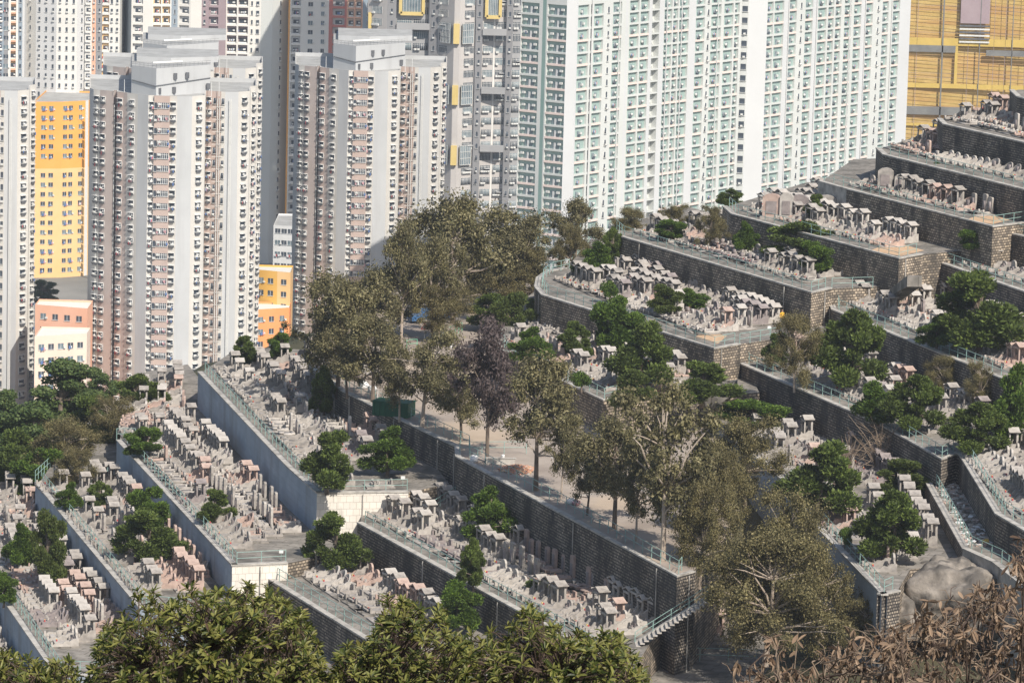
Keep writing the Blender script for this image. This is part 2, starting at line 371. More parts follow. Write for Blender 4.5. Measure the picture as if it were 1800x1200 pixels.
class Tower:
    def __init__(s, name, label, org, zt, zb, fh, first=2.0, sc=1.0, cat='building', group=None):
        s.root = empty(name, org, label=label, cat=cat, group=group); s.o = Vector(org); s.zt = zt; s.zb = zb; s.fh = fh; s.first = first; s.sc = sc
        s.wall = MB(); s.pl = []; s.parts = {}
    def part(s, n):
        if n not in s.parts: s.parts[n] = MB()
        return s.parts[n]
    def face(s, A, B, bays, zt=None, zb=None):
        # A, B in the building's own metres; bays: (width, material, window or None, options)
        A = Vector(A).to_2d() if len(A) > 2 else Vector(A); B = Vector(B); d = B-A; Ln = d.length; d /= Ln; out = Vector((d.y, -d.x))
        zt = s.zt if zt is None else zt; zb = s.zb if zb is None else zb
        tw = sum(b[0] for b in bays); x = 0; ang = math.atan2(d.y, d.x)
        for b in bays:
            w_ = b[0]/tw*Ln; m_ = b[1]; win = b[2] if len(b) > 2 else None; op = b[3] if len(b) > 3 else {}
            dep = op.get('depth', 0); p = A+d*x; q = A+d*(x+w_); pi = p-out*dep; qi = q-out*dep
            def V3(a, z): return (a.x, a.y, z)
            s.wall.quad([V3(pi, zb), V3(qi, zb), V3(qi, zt), V3(pi, zt)], m_)
            if dep:
                sm = op.get('side', 'w_white')
                s.wall.quad([V3(p, zb), V3(pi, zb), V3(pi, zt), V3(p, zt)], sm); s.wall.quad([V3(qi, zb), V3(q, zb), V3(q, zt), V3(qi, zt)], sm)
                tz = zt-s.first+s.fh*.62
                hb = op.get('slab', .55)
                s.wall.quad([V3(p, tz), V3(q, tz), V3(q, zt), V3(p, zt)], sm)
                k = 0; z = tz-s.fh+hb
                s.wall.quad([V3(p, tz), V3(pi, tz), V3(qi, tz), V3(q, tz)], sm)
                sw = op.get('swap', 3); ph = op.get('ph', 0)
                while z > zb:
                    mm = sm
                    if op.get('salmon') and (k+ph) % sw == 0 and k > 1: mm = 'w_salmon'
                    s.wall.quad([V3(p, z-hb), V3(q, z-hb), V3(q, z), V3(p, z)], mm)
                    s.wall.quad([V3(p, z), V3(q, z), V3(qi, z), V3(pi, z)], mm); s.wall.quad([V3(p, z-hb), V3(pi, z-hb), V3(qi, z-hb), V3(q, z-hb)], mm)
                    k += 1; z -= s.fh
            if win:
                z = zt-s.first; c = (pi+qi)/2; st = op.get('every', 1); i = 0
                ww = op.get('w', None)
                while z > zb+1:
                    if i % st == op.get('phase', 0) and not (op.get('skip') and i % op['skip'][0] in op['skip'][1]):
                        wp = Vector((c.x, c.y, z)); pr = proj(s.root.location+wp)
                        if -120 < pr[0] < 1920 and -120 < pr[1] < 860:
                            s.pl.append((wmesh(win, ww), Matrix.Translation(wp) @ Matrix.Rotation(ang, 4, 'Z'), pr))
                    z -= s.fh; i += 1
            x += w_
    def add(s, n): m = MB(); s.parts[(n, len(s.parts))] = m; return m
    def finish(s, wallname='wall', cap=True, n=100, maxpy=1200):
        s.wall.build(wallname, s.root)
        for k, m in s.parts.items(): m.build(k if isinstance(k, str) else k[0], s.root)
        vis = [p for p in s.pl if 0 <= p[2][0] <= 1800 and 0 <= p[2][1] <= maxpy]
        rest = [p for p in s.pl if not (0 <= p[2][0] <= 1800 and 0 <= p[2][1] <= maxpy)]
        vis.sort(key=lambda p: p[2][2])
        for me, M, _ in vis[:n]:
            o = bpy.data.objects.new('window', me); COL.objects.link(o); o.parent = s.root; o.matrix_local = M
        rest += vis[n:]
        if rest: tag(obj('windows', merged([(a, b) for a, b, _ in rest], 'windows'), s.root), kind='stuff')
GZ = -112.0
# ------------------------------------------------------------------ grey public-housing towers
def hb(m, w=None, k='hood'): return (1, m, k, {'w': w} if w else {})
def grey_tower(name, label, px, py, s, fh=2.8, group=None, ph=True, xmin=-99, xmax=99):
    d = PY(px, py, s*.995)
    zt = d.z; T = Tower(name, label, (d.x, d.y, 0), zt, GZ, fh, first=2.3, group=group)
    def u(xz, v=8.): return xat(px+(xz-680)/5.625*(958/s), d.y+v, zt)-d.x
    g, c, p, q = 'wall_grey', 'wall_cream', 'wall_pink', 'wall_pinkgrey'
    L = [((100, 22), (138, 17.5), [(1, g)]),
         ((138, 17.5), (265, 13.5), [(1, c, 'hood', {'w': 1.5}), (1, q, 'hood', {'w': 1.5})]),
         ((265, 13.5), (337, 11.8), [(1, q)]), ((337, 11.8), (337, 16), [(1, q)]), ((337, 16), (370, 15.5), [(1, q)]), ((370, 15.5), (370, 10.6), [(1, q)]),
         ((370, 10.6), (470, 7.2), [(1.5, p, 'hood', {'w': 1.5}), (.8, q)]),
         ((470, 7.2), (575, 3.6), [(1, c, 'hood', {'w': 1.5})]),
         ((575, 3.6), (680, .4), [(1, g)]),
         ((680, .4), (738, .8), [(1, c, 'hood', {'w': .9})]), ((738, .8), (738, .1), [(1, p)]),
         ((738, .1), (892, -.3), [(.5, p, 'slit', {}), (2, p, 'bay', {'w': 2.5})]), ((892, -.3), (892, .4), [(1, p)]),
         ((892, .4), (965, 0), [(1, c, 'hood', {'w': 1.3})]),
         ((965, 0), (1112, .8), [(1, g)]),
         ((1112, .8), (1243, 4), [(1, c, 'hood', {'w': 1.7})]),
         ((1243, 4), (1250, 14), [(1, c)]),
         ((1250, 14), (1400, 12.6), [(1, p, 'hood', {'w': 1.1}), (.6, p, 'slit', {}), (.6, p)]),
         ((1400, 12.6), (1440, 12.4), [(1, c, 'slit', {})]),
         ((1440, 12.4), (1570, 13), [(1, g)]),
         ((1570, 13), (1685, 16), [(1, c, 'hood', {'w': 1.7})]),
         ((1685, 16), (1690, 26), [(1, c)]),
         ((1690, 26), (1748, 28), [(1, c, 'hood', {'w': 1.3})]),
         ((1748, 28), (1748, 44), [(1, g)]), ((1748, 44), (100, 44), [(1, g)]), ((100, 44), (100, 22), [(1, g)])]
    q6 = lambda t: (t[0], t[1]*.6 if t[0] < 680 and t[1] < 40 else t[1])
    L = [(q6(a), q6(b), c_) for a, b, c_ in L]; poly = []
    for a, b, bays in L:
        T.face((u(*a), a[1]), (u(*b), b[1]), bays); poly.append((u(*a), a[1]))
    rf = T.part('roof'); rf.quad([(x, y, zt-.9) for x, y in poly], 'roof_grey')
    # parapet band and coping
    cp = T.part('parapet')
    for i in range(len(poly)):
        a = Vector(poly[i]); b = Vector(poly[(i+1) % len(poly)]); e = (b-a)
        if e.length < 1.2: continue
        nn = Vector((-e.y, e.x)).normalized()*.22
        cp.quad([(a.x, a.y, zt+.02), (b.x, b.y, zt+.02), (b.x+nn.x, b.y+nn.y, zt+.02), (a.x+nn.x, a.y+nn.y, zt+.02)], 'wall_cream')
        cp.quad([(a.x+nn.x, a.y+nn.y, zt-.9), (b.x+nn.x, b.y+nn.y, zt-.9), (b.x+nn.x, b.y+nn.y, zt+.02), (a.x+nn.x, a.y+nn.y, zt+.02)], 'wall_grey')
    pp = T.part('drain_pipe')
    for xz, v in ((165, 9.9), (350, 7.2), (1350, 12.9), (1372, 12.8), (1475, 12.2), (1490, 12.2)):
        pp.tube((u(xz), v-.25, zt-1.5 if xz > 1000 else zt-3), (u(xz), v-.25, GZ), .09, .09, 'ac', 5, False)
    for k in range(0, 28):
        pp.box((u(1370, 12.5), 12.5, zt-3.5-k*fh), (2.4, .12, .07), 'ac')
    for xz in (425, 1290, 1365, 760): pp.tube((u(xz), 12, zt-1), (u(xz), 12, zt+2.2), .07, .05, 'white', 5)
    if ph:
        ph_ = T.part('penthouse'); a = [(u(510, 12), 12), (u(755, 6.5), 6.5), (u(1290, 19), 19), (u(1290, 40), 40), (u(510, 40), 40)]
        ph_.prism(a, zt-.9, zt+5.4, 'wall_grey', 'roof_grey')
        ph_.prism([(u(560, 22), 22), (u(900, 20), 20), (u(1365, 26), 26), (u(1365, 43), 43), (u(560, 43), 43)], zt+5.3, zt+6.6, 'wall_grey', 'roof_grey')
        for xz, v, zz in ((935, 10.7, 3.4), (1045, 13.3, 3.4), (790, 7.5, .3), (925, 10.5, .3), (1240, 17.9, .6)):
            ph_.box((u(xz), v-.1, zt+zz), (.8, .7, 1.3), 'cage')
        ph_.tube((u(515, 11.7), 11.7, zt+2.2), (u(755, 6.3), 6.3, zt+1.4), .1, .1, 'cage', 5); ph_.tube((u(755, 6.3), 6.3, zt+1.5), (u(1290, 18.8), 18.8, zt+2.4), .1, .1, 'cage', 5)
        ph_.tube((u(720, 12), 12, zt+6.1), (u(1010, 17), 17, zt+6.1), .22, .22, 'white', 6)
        rl = T.part('roof_railing')
        for z_ in (.45, .9):
            for i in range(2):
                e, f = a[i], a[i+1]; rl.tube((e[0], e[1], zt+5.4+z_), (f[0], f[1], zt+5.4+z_), .03, .03, 'cage', 4, False)
        for i in range(2):
            e, f = Vector(a[i]), Vector(a[i+1]); n_ = int((f-e).length/1.2)
            for k in range(n_):
                q_ = e+(f-e)*k/n_; rl.tube((q_.x, q_.y, zt+5.4), (q_.x, q_.y, zt+6.3), .03, .03, 'cage', 4, False)
    T.finish(); return T
grey_tower('apartment_tower', 'pale grey and pink apartment tower with the orange slab block on its left', 261, 168, 958)
grey_tower('apartment_tower', 'pale grey apartment tower whose upper storeys show just behind the taller penthouse tower', 280, 126, 1001)
grey_tower('apartment_tower', 'pale grey and pink apartment tower behind the tall eucalyptus trees', 613, 124, 1053)
grey_tower('apartment_tower', 'pale grey apartment tower cut off by the left edge of the photo', -127, 166, 958, ph=False)
# ------------------------------------------------------------------ white estate with teal window bays
def tb(w_, kind='teals', **k):
    o = dict(depth=.55, side='w_white', slab=.45, salmon=True, swap=R.choice([2, 2, 3]), ph=R.randint(0, 1)); o.update(k); return (w_, 'w_teal', kind, o)
def wb(w_, m='w_white'): return (w_, m)
WZ = PY(940, 22, 968).z; WT = WZ+5
def white_left():
    Y0 = 968.; zr = -27
    def X(px, Y): return xat(px, Y, zr)
    A = (X(912, Y0+7), Y0+7); B = (X(992, Y0), Y0); C = (X(1010, Y0+.4), Y0+.4); D = (X(1300, Y0+58), Y0+58)
    T = Tower('estate_block', 'white high-rise block with teal window bays, its corner just right of the grey industrial building', (B[0], B[1], 0), WT, GZ, 2.75, first=5)
    o = Vector((B[0], B[1]))
    L = lambda p: tuple(Vector(p)-o)
    T.face(L(A), L(B), [wb(.8), tb(30, 'teal', swap=2, ph=0), wb(6), (6, 'w_tealdark', None, {}), wb(2), tb(32, 'teal', swap=2, ph=0)])
    T.face(L(B), L(C), [wb(1, 'w_panel')])
    T.face(L(C), L(D), [wb(2, 'w_panel'), tb(17), wb(3), (2, 'w_panel', None, {'depth': .9}), wb(3), tb(15), wb(6), (3, 'w_white', 'slit', {'w': .7}), wb(6), tb(14), wb(7), (3, 'w_panel'), wb(3), tb(15), wb(2.5), tb(14), wb(5, 'w_panel'),
                       (12, 'w_white', 'slit', {'depth': 1.5, 'w': 1.2, 'slab': .3}), wb(8, 'w_panel'), tb(13), wb(2), tb(8), wb(2), tb(16), wb(12, 'w_panel'), tb(15), wb(4), (3, 'w_white', 'slit', {'w': .7}), wb(4), tb(17), wb(5), tb(16), wb(2.5), tb(8), wb(4)])
    D2 = (L(D)[0]-5, L(D)[1]+10); A2 = (L(A)[0]+2, L(A)[1]+8)
    T.face(L(D), D2, [wb(1)]); T.face(D2, A2, [wb(1)]); T.face(A2, L(A), [wb(1)])
    r = T.part('roof'); r.quad([(*L(A), WT-.5), (*L(B), WT-.5), (*L(C), WT-.5), (*L(D), WT-.5), (*D2, WT-.5), (*A2, WT-.5)], 'roof_grey')
    pp = T.part('drain_pipe'); e = Vector(L(C)); f = Vector(L(D)); dd = (f-e).normalized(); nn = Vector((dd.y, -dd.x))
    for t in (.085, .245, .53, .62, .845):
        q_ = e+(f-e)*t+nn*.2; pp.tube((q_.x, q_.y, WT), (q_.x, q_.y, GZ), .12, .12, 'bgrey', 5, False)
    T.finish()
def white_right():
    Y0 = 1026.5; zr = -27
    def X(px, Y): return xat(px, Y, zr)
    A = (X(1299, Y0+.2), Y0+.2); B = (X(1312, Y0), Y0); C = (X(1345, Y0+1.5), Y0+1.5); D = (X(1597, Y0+60), Y0+60)
    T = Tower('estate_block', 'white high-rise block with a blank panel strip, next to the golden netted building', (B[0], B[1], 0), WT+1.5, GZ, 2.75, first=3.7)
    o = Vector((B[0], B[1])); L = lambda p: tuple(Vector(p)-o)
    T.face(L(A), L(B), [(1, 'w_white', 'slit', {'w': 1.3})])
    T.face(L(B), L(C), [wb(1, 'w_panel')])
    T.face(L(C), L(D), [tb(10), wb(2), tb(16), wb(9, 'w_panel'), tb(13), wb(6), (3, 'w_white', 'slit', {'w': .7}), wb(6), tb(13), wb(9, 'w_panel'), tb(15), wb(3), tb(10), wb(3), tb(10), wb(6), tb(12), wb(5), tb(13), wb(8, 'w_panel'), tb(13), wb(8), (3, 'w_white', 'slit', {'w': .7}), wb(7), tb(11), wb(8), tb(13), wb(20, 'w_panel')])
    D2 = (L(D)[0]-5, L(D)[1]+10); A2 = (L(A)[0]-6, L(A)[1]+10)
    T.face(L(D), D2, [wb(1)]); T.face(D2, A2, [wb(1)]); T.face(A2, L(A), [wb(1)])
    T.part('roof').quad([(*L(A), WT+1), (*L(B), WT+1), (*L(C), WT+1), (*L(D), WT+1), (*D2, WT+1), (*A2, WT+1)], 'roof_grey')
    pp = T.part('drain_pipe'); e = Vector(L(C)); f = Vector(L(D)); dd = (f-e).normalized(); nn = Vector((dd.y, -dd.x))
    for t in (.14, .33, .56, .67, .86):
        q_ = e+(f-e)*t+nn*.2; pp.tube((q_.x, q_.y, WT), (q_.x, q_.y, GZ), .12, .12, 'bgrey', 5, False)
    T.finish()
white_left(); white_right()
# ------------------------------------------------------------------ other blocks: faces given by photo columns at a distance
def block(name, label, Y, zt, segs, fh=2.8, first=2.0, depth=25, zb=GZ, yref=200, roof='roof_grey', extra=None, group=None):
    """segs: list of (px0, dy0, px1, dy1, bays)"""
    zr = PY(900, yref, Y).z
    def X(px, yy): return xat(px, yy, zr)
    o = Vector((X(segs[0][0], Y+segs[0][1]), Y+segs[0][1]))
    T = Tower(name, label, (o.x, o.y, 0), zt, zb, fh, first=first, group=group); poly = []
    for a, ya, b, yb, bays in segs:
        A = Vector((X(a, Y+ya), Y+ya))-o; B = Vector((X(b, Y+yb), Y+yb))-o
        T.face(tuple(A), tuple(B), bays); poly.append(tuple(A))
    poly.append(tuple(B)); last = B; fst = Vector(poly[0])
    rr = (last.x, max(last.y, fst.y)+depth); ll = (fst.x, max(last.y, fst.y)+depth)
    T.face(tuple(last), rr, [(1, segs[-1][4][-1][1])]); T.face(rr, ll, [(1, segs[0][4][0][1])]); T.face(ll, tuple(fst), [(1, segs[0][4][0][1])])
    T.part('roof').quad([(x, y, zt-.5) for x, y in poly+[rr, ll]], roof)
    if extra: extra(T)
    T.finish(maxpy=700); return T
def W(n, m, k='plain', w=None, **o):
    if w: o['w'] = w
    r = []
    for i in range(n): r += [(1, m), (1.6, m, k, o)]
    return r+[(1, m)]
def rec(n, m, back, k='balc', w=2.0, d=.8, slab=.7):
    r = []
    for i in range(n): r += [(.25, m), (1.5, back, k, dict(depth=d, side=m, slab=slab, w=w))]
    return r+[(.25, m)]
zroof = PY(100, 182, 1250).z
ORSEG = [(58, 3, 108, 5, [(1, 'orange'), (1.2, 'orange', 'plain', {'w': 1.3}), (1.2, 'orange', 'plain', {'w': 1.3}), (1, 'orange')]),
       (108, 5, 150, 10, [(.1, 'orange'), (1.2, 'orange', 'plain', {'w': 1.3}), (1.1, 'orange', 'plain', {'w': 1.3}), (.8, 'orange'), (1.2, 'orange', 'plain', {'w': 1.2}), (.4, 'orange')]),
       (150, 10, 157, 12, [(1, 'white'), (.4, 'orange')])]
def orange_extra(T):
    for a, ya, b, yb_, bays in ORSEG:
        X_ = lambda px, yy: xat(px, yy, PY(900, 260, 1250).z)
        A = Vector((X_(a, 1250+ya), 1250+ya))-Vector(T.o[:2]); B = Vector((X_(b, 1250+yb_), 1250+yb_))-Vector(T.o[:2])
        T.face(tuple(A), tuple(B), [(q[0], q[1].replace('orange', 'orange_pale') if q[1] == 'orange' else q[1])+tuple(q[2:]) for q in bays], zt=PY(100, 300, 1250).z, zb=GZ)
    m = T.part('edge_column')
    for k in range(25): m.box((16.6, 2.4-.3, T.zt-2.4-k*2.8), (.8, .3, 2.2), 'white')
block('slab_block', 'tall orange and pale yellow slab block with paired windows between two grey towers', 1250, zroof,
      ORSEG, zb=PY(100, 300, 1250).z, yref=260, extra=orange_extra, roof='roof_grey')
def low(label, px0, px1, ytop, Y, m, nwin, sl, fh=3.0, roofm='bwhite', dp=8, bay=None):
    zt = PY((px0+px1)/2, ytop, Y).z
    segs = []; n = len(px1) if isinstance(px1, list) else 1
    T = block('low_block', label, Y, zt, [(px0, 0, px1, sl, bay or W(nwin, m, 'plain', 1.3))], fh=fh, first=2.6, depth=dp, yref=ytop, roof=roofm)
    return T
low('salmon pink low block with a dark gutter strip, left of the grey tower foot', 62, 154, 536, 954, 'salmon', 4, -4)
low('pale pink low block with a broad cream roof in front of the salmon one', 61, 153, 592, 932, 'pale_pink', 5, 6)
low('ochre and yellow low block seen through the gap between two grey towers', 448, 511, 474, 1043, 'ochre', 3, -4, bay=W(2, 'ochre', 'plain', 1.4)+W(1, 'orange_pale', 'plain', 1.4))
low('bright orange low block seen at the bottom of the gap between two grey towers', 446, 509, 545, 1028, 'hot_orange', 3, 5)
block('school_block', 'small white block with rows of dark windows above the ochre low block', 1180, PY(495, 396, 1180).z, [(481, 0, 530, -2, W(4, 'white', 'plain', 1.5))], fh=3.2, yref=396, first=1.6)
BT = 30
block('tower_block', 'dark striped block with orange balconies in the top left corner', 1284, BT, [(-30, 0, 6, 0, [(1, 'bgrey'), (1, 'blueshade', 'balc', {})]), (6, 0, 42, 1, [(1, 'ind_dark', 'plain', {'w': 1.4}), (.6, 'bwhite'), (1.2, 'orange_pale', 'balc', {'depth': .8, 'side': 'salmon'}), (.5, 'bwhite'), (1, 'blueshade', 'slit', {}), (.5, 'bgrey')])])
block('tower_block', 'pale grey block with many small window columns behind the orange slab block', 1286, BT, [(42, 6, 62, 2, W(1, 'bwhite', 'slit')), (62, 2, 98, 0, [(1, 'bgrey', 'slit', {})]*3), (98, 0, 134, 0, [(1, 'bwhite', 'slit', {})]*3), (134, 0, 150, 3, [(1, 'bgrey', 'slit', {})])])
block('tower_block', 'narrow block with a salmon stripe and ochre balconies beside the blue-grey blank side wall', 1288, BT, [(148, 0, 160, 0, [(1, 'bwhite', 'balc', {'w': 1.6})]), (160, 0, 167, 0, [(1, 'salmon', 'slit', {'w': .3})]), (167, 0, 178, 1, [(1, 'ind_dark', 'slit', {})]), (178, 1, 190, 1, [(1, 'orange_pale', 'balc', {'w': 1.7, 'depth': .6, 'side': 'bwhite'})]), (190, 1, 209, 1, [(1, 'bwhite', 'slit', {})]*2)])
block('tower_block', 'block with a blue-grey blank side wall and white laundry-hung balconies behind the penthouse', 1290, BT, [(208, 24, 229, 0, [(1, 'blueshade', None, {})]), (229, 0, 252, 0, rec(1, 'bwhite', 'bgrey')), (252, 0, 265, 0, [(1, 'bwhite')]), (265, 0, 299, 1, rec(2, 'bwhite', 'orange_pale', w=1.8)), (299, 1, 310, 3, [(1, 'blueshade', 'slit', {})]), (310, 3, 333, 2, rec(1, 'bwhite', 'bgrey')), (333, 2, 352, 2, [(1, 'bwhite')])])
block('tower_block', 'mauve brown block with a dark blank strip between two white blocks', 1292, BT, [(352, 0, 362, 0, [(1, 'mauve', 'slit', {})]), (362, 0, 384, 0, rec(1, 'mauve', 'mauve')), (384, 0, 394, 0, [(1, 'mauve')])])
block('tower_block', 'white framed block with two columns of dark cluttered balconies', 1294, BT, [(394, 0, 436, 0, rec(2, 'bwhite', 'mauve', w=2.8, d=1.1, slab=.5))])
block('tower_block', 'tall plain white block with fine window columns reaching down into the gap between towers', 1296, BT, [(436, 0, 456, 0, [(1, 'bwhite', 'slit', {'w': .5}), (1.4, 'bwhite', 'slit', {'w': .9})]), (456, 0, 476, 0, [(1, 'w_white')]), (476, 0, 504, 6, [(1, 'w_white'), (1, 'w_white', 'slit', {'w': .7}), (1, 'w_white')])])
block('tower_block', 'cream block with an orange edge and two columns of teal windows', 1298, BT, [(504, 0, 507, 0, [(1, 'orange')]), (507, 0, 528, 0, rec(1, 'bwhite', 'bgrey', w=2)), (528, 0, 575, 2, [(.6, 'bwhite'), (1, 'bwhite', 'plain', {'w': 1.4}), (.6, 'bwhite'), (1, 'bwhite', 'plain', {'w': 1}), (.3, 'bwhite')])])
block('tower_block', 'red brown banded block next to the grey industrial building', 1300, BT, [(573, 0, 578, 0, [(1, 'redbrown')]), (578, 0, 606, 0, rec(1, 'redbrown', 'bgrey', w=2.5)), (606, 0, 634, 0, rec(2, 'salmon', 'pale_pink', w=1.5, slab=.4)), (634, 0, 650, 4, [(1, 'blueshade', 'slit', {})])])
def ind(T):
    pass
g1 = dict(w=3.0); y1 = dict(every=5, phase=2, w=3.4)
def ib(w_, m, ph=0, ww=3.2): return (w_, m, 'wide', dict(w=ww, skip=(5, (ph, (ph+1) % 5))))
T = Tower('industrial_block', 'grey industrial building with yellow accents and stacked factory windows', (0, 1200, 0), 22, GZ, 3.35, first=2.5)
def ix(px, Y): return xat(px, Y, PY(900, 150, 1200).z)
def iseg(a, ya, b, yb, bays): T.face((ix(a, 1200+ya), ya), (ix(b, 1200+yb), yb), bays)
def glz(w_, m, ph, ww): return (w_, m)
ISEG = [(644, 10, 678, 6, [(1, 'ind_beige', 'wide', {'w': 3.4})]), (678, 6, 694, 6, [(1, 'ind_dark', 'slit', {})]), (694, 8, 752, 8, [(1, 'ind_grey', 'wide', {'w': 4.2}), (1, 'ind_grey', 'wide', {'w': 4.2})]), (752, 6, 768, 5, [(1, 'ind_dark', 'slit', {})]),
        (768, 5, 796, 0, [(1, 'ind_beige', 'wide', {'w': 3.6}), (.5, 'ind_beige')]), (796, 0, 806, 0, [(1, 'ind_beige')]), (806, 0, 834, 4, [(.2, 'ind_beige'), (1, 'ind_beige', 'wide', {'w': 3.6})]), (834, 3, 846, 3, [(1, 'ind_dark', 'slit', {})]),
        (846, 5, 888, 7, [(1, 'ind_beige', 'wide', {'w': 2.9}), (.1, 'bwhite'), (1, 'ind_beige', 'wide', {'w': 2.9})]), (888, 5, 899, 5, [(1, 'ind_dark', 'slit', {})]), (899, 7, 935, 9, [(1, 'ind_grey', 'wide', {'w': 3.0}), (1, 'ind_grey', 'wide', {'w': 2})])]
for sg in ISEG: iseg(*sg)
T.part('roof').quad([(ix(644, 1200), 10, 21.8), (ix(796, 1200), 0, 21.8), (ix(935, 1200), 9, 21.8), (ix(935, 1200), 50, 21.8), (ix(644, 1200), 50, 21.8)], 'roof_grey')

def zpx(py): return PY(800, py, 1200).z
for (t, b) in ((42, 77), (150, 184), (256, 290), (-62, -28)):
    for (xa, xb) in ((796, 805),):
        T.add('yellow_panel').box(((ix(xa, 1200)+ix(xb, 1200))/2, -.6, (zpx(t)+zpx(b))/2), (1.7, 1.1, zpx(t)-zpx(b)), 'yellow')
    for (xa, xb, yy) in ((769, 794, 2.2), (807, 833, 1.6)):
        c = (ix(xa, 1200)+ix(xb, 1200))/2; w_ = abs(ix(xb, 1200)-ix(xa, 1200)); z0, z1 = zpx(b), zpx(t)
        a0 = math.atan2(-5, w_) if xa == 769 else math.atan2(4, w_)
        M = Matrix.Translation((c, yy-.5, (z0+z1)/2)) @ Matrix.Rotation(a0, 4, 'Z')
        gl = T.add('tall_glazing'); gl.box((0, 0, 0), (w_, .3, z1-z0), 'glass_blue', M)
        for i in range(7): gl.box((-w_/2+w_*i/6, -.2, 0), (.12, .1, z1-z0), 'ac', M)
        for i in range(4): gl.box((0, -.2, -(z1-z0)/2+(z1-z0)*i/3), (w_, .1, .12), 'ac', M)
for (x0, x1, t, b, yy) in ((700, 740, -10, 30, 7), (852, 876, -14, 31, 4.4), (646, 653, 31, 64, 9)):
    X0, X1, z0, z1 = ix(x0, 1200), ix(x1, 1200), zpx(b), zpx(t)
    ya = T.add('yellow_frame'); ya.box((X0, yy, (z0+z1)/2), (.9, .9, z1-z0), 'yellow')
    if x1-x0 > 10:
        ya.box((X1, yy, (z0+z1)/2), (.9, .9, z1-z0), 'yellow'); ya.box(((X0+X1)/2, yy, z0), (X1-X0, .9, 1), 'yellow'); gl = T.add('tall_glazing'); gl.box(((X0+X1)/2, yy+.2, (z0+z1)/2), (X1-X0, .3, z1-z0), 'glass_blue')
        for i in range(1, 8): gl.box((X0+(X1-X0)*i/8, yy, (z0+z1)/2), (.1, .2, z1-z0), 'ac')
for (x0, x1, py, yy) in ((694, 752, 52, 6.4), (846, 888, 57, 3.6), (846, 888, 160, 3.6), (846, 888, 262, 3.6)):
    T.add('floor_band').box(((ix(x0, 1200)+ix(x1, 1200))/2, yy, zpx(py)), (abs(ix(x1, 1200)-ix(x0, 1200)), 2.2, 1.7), 'ind_grey')
T.finish(maxpy=420)
# golden building wrapped in netting
T = Tower('netted_building', 'tall building wrapped in golden scaffold netting with dark horizontal gaps, top right', (0, 1210, 0), 24, GZ, 3, first=2)
zr0 = PY(1700, 120, 1210).z
def nx(px): return xat(px, 1210, zr0)
X0, X1 = nx(1560), nx(1880)
T.wall.prism([(X0, 0), (X1, 3), (X1, 40), (X0, 40)], GZ, 24, 'net_gold', 'roof_grey')
yb = T.part('yellow_band'); dg = T.part('dark_gap'); pl = T.part('scaffold_pole'); sl_ = T.part('netting_seam')
def nz(py): return PY(1650, py, 1210).z
for (xa, xb, t, b) in ((1590, 1880, 67, 80), (1590, 1880, 147, 155), (1590, 1880, 218, 222)):
    yb.box(((nx(xa)+nx(xb))/2, -.15, (nz(t)+nz(b))/2), (nx(xb)-nx(xa), .3, nz(t)-nz(b)), 'net_yellow')
yb.box((nx(1680), -.1, (nz(70)+nz(155))/2), (.8, .2, nz(70)-nz(155)), 'net_yellow')
for (xa, xb, t, b) in ((1560, 1678, 80, 92), (1732, 1880, 86, 96), (1560, 1710, 188, 202)):
    dg.box(((nx(xa)+nx(xb))/2, -.35, (nz(t)+nz(b))/2), (nx(xb)-nx(xa), .5, nz(t)-nz(b)), 'net_dark')
for px in (1655, 1720, 1777): pl.box((nx(px), -.4, -40), (.4 if px == 1655 else .22, .4, 130), 'net_dark')
for px in (1610, 1700, 1745, 1765, 1800, 1830): pl.box((nx(px), -.2, -40), (.08, .2, 130), 'mauve')
for k in range(120): sl_.box(((X0+X1)/2, -.1, 22-k*1.05+R.uniform(-.15, .15)), (X1-X0, .1, .05), R.choice(['mauve', 'orange_pale', 'net_yellow', 'net_gold']))
gp = T.part('window_opening'); gp.box((nx(1710), -.3, (nz(-10)+nz(40))/2), (nx(1736)-nx(1685), .5, nz(-10)-nz(40)), 'mauve')
for k in range(6): gp.box((nx(1710), -.6, nz(43)-k*.9-.2), (nx(1737)-nx(1684), .3, .45), 'ac' if k % 2 else 'cage')
T.finish(n=0)
# ------------------------------------------------------------------ ground
def sheet(name, x0, x1, y0, y1, z, m):
    b = MB(); b.quad([(x0, y0, z), (x1, y0, z), (x1, y1, z), (x0, y1, z)], m); return b.build(name, kind='structure')
sheet('ground', -2400, 2400, 100, 4200, GZ, 'ground')
HC = [(100, 720, -15), (60, 800, -15), (150, 770, -13), (20, 860, -16), (240, 730, -12), (250, 1000, -18), (20, 1150, -21), (500, 1180, -19), (1000, 1180, -15), (1300, 1150, -9), (1600, 1150, -6), (1780, 1150, -5), (1450, 1090, -6),
      (760, 560, -1.2), (700, 540, -2), (900, 540, -1.5), (640, 570, -2), (560, 590, -5), (420, 640, -8), (1100, 380, 5), (1000, 430, 2), (1200, 375, 6), (1300, 355, 9), (1240, 830, -3), (900, 900, -8), (1300, 500, 0), (1550, 850, -3), (1800, 900, -2),
      (1700, 500, 4), (1780, 250, 14), (400, 800, -14), (600, 780, -9), (900, 700, -3), (1200, 600, -1), (1450, 400, 6), (950, 470, .5), (820, 540, -1.2)]
HP = [(*P(a, b, c)[:2], c) for a, b, c in HC] + [(-75, 510, -40), (-50, 515, -38), (-25, 520, -30)]
HA = np.array(HP)
def hill(x, y):
    zl = 69.3-.29*y if y < 300 else -17.7
    if y < 270: return zl
    d = (HA[:, 0]-x)**2+((HA[:, 1]-y)*.45)**2+2; w_ = d**-1.7; z = float((w_*HA[:, 2]).sum()/w_.sum())
    if y > 488: z -= (y-488)*.85
    z = max(z, GZ-2)
    t = min(1, max(0, (y-270)/50)); return zl*(1-t)+z*t
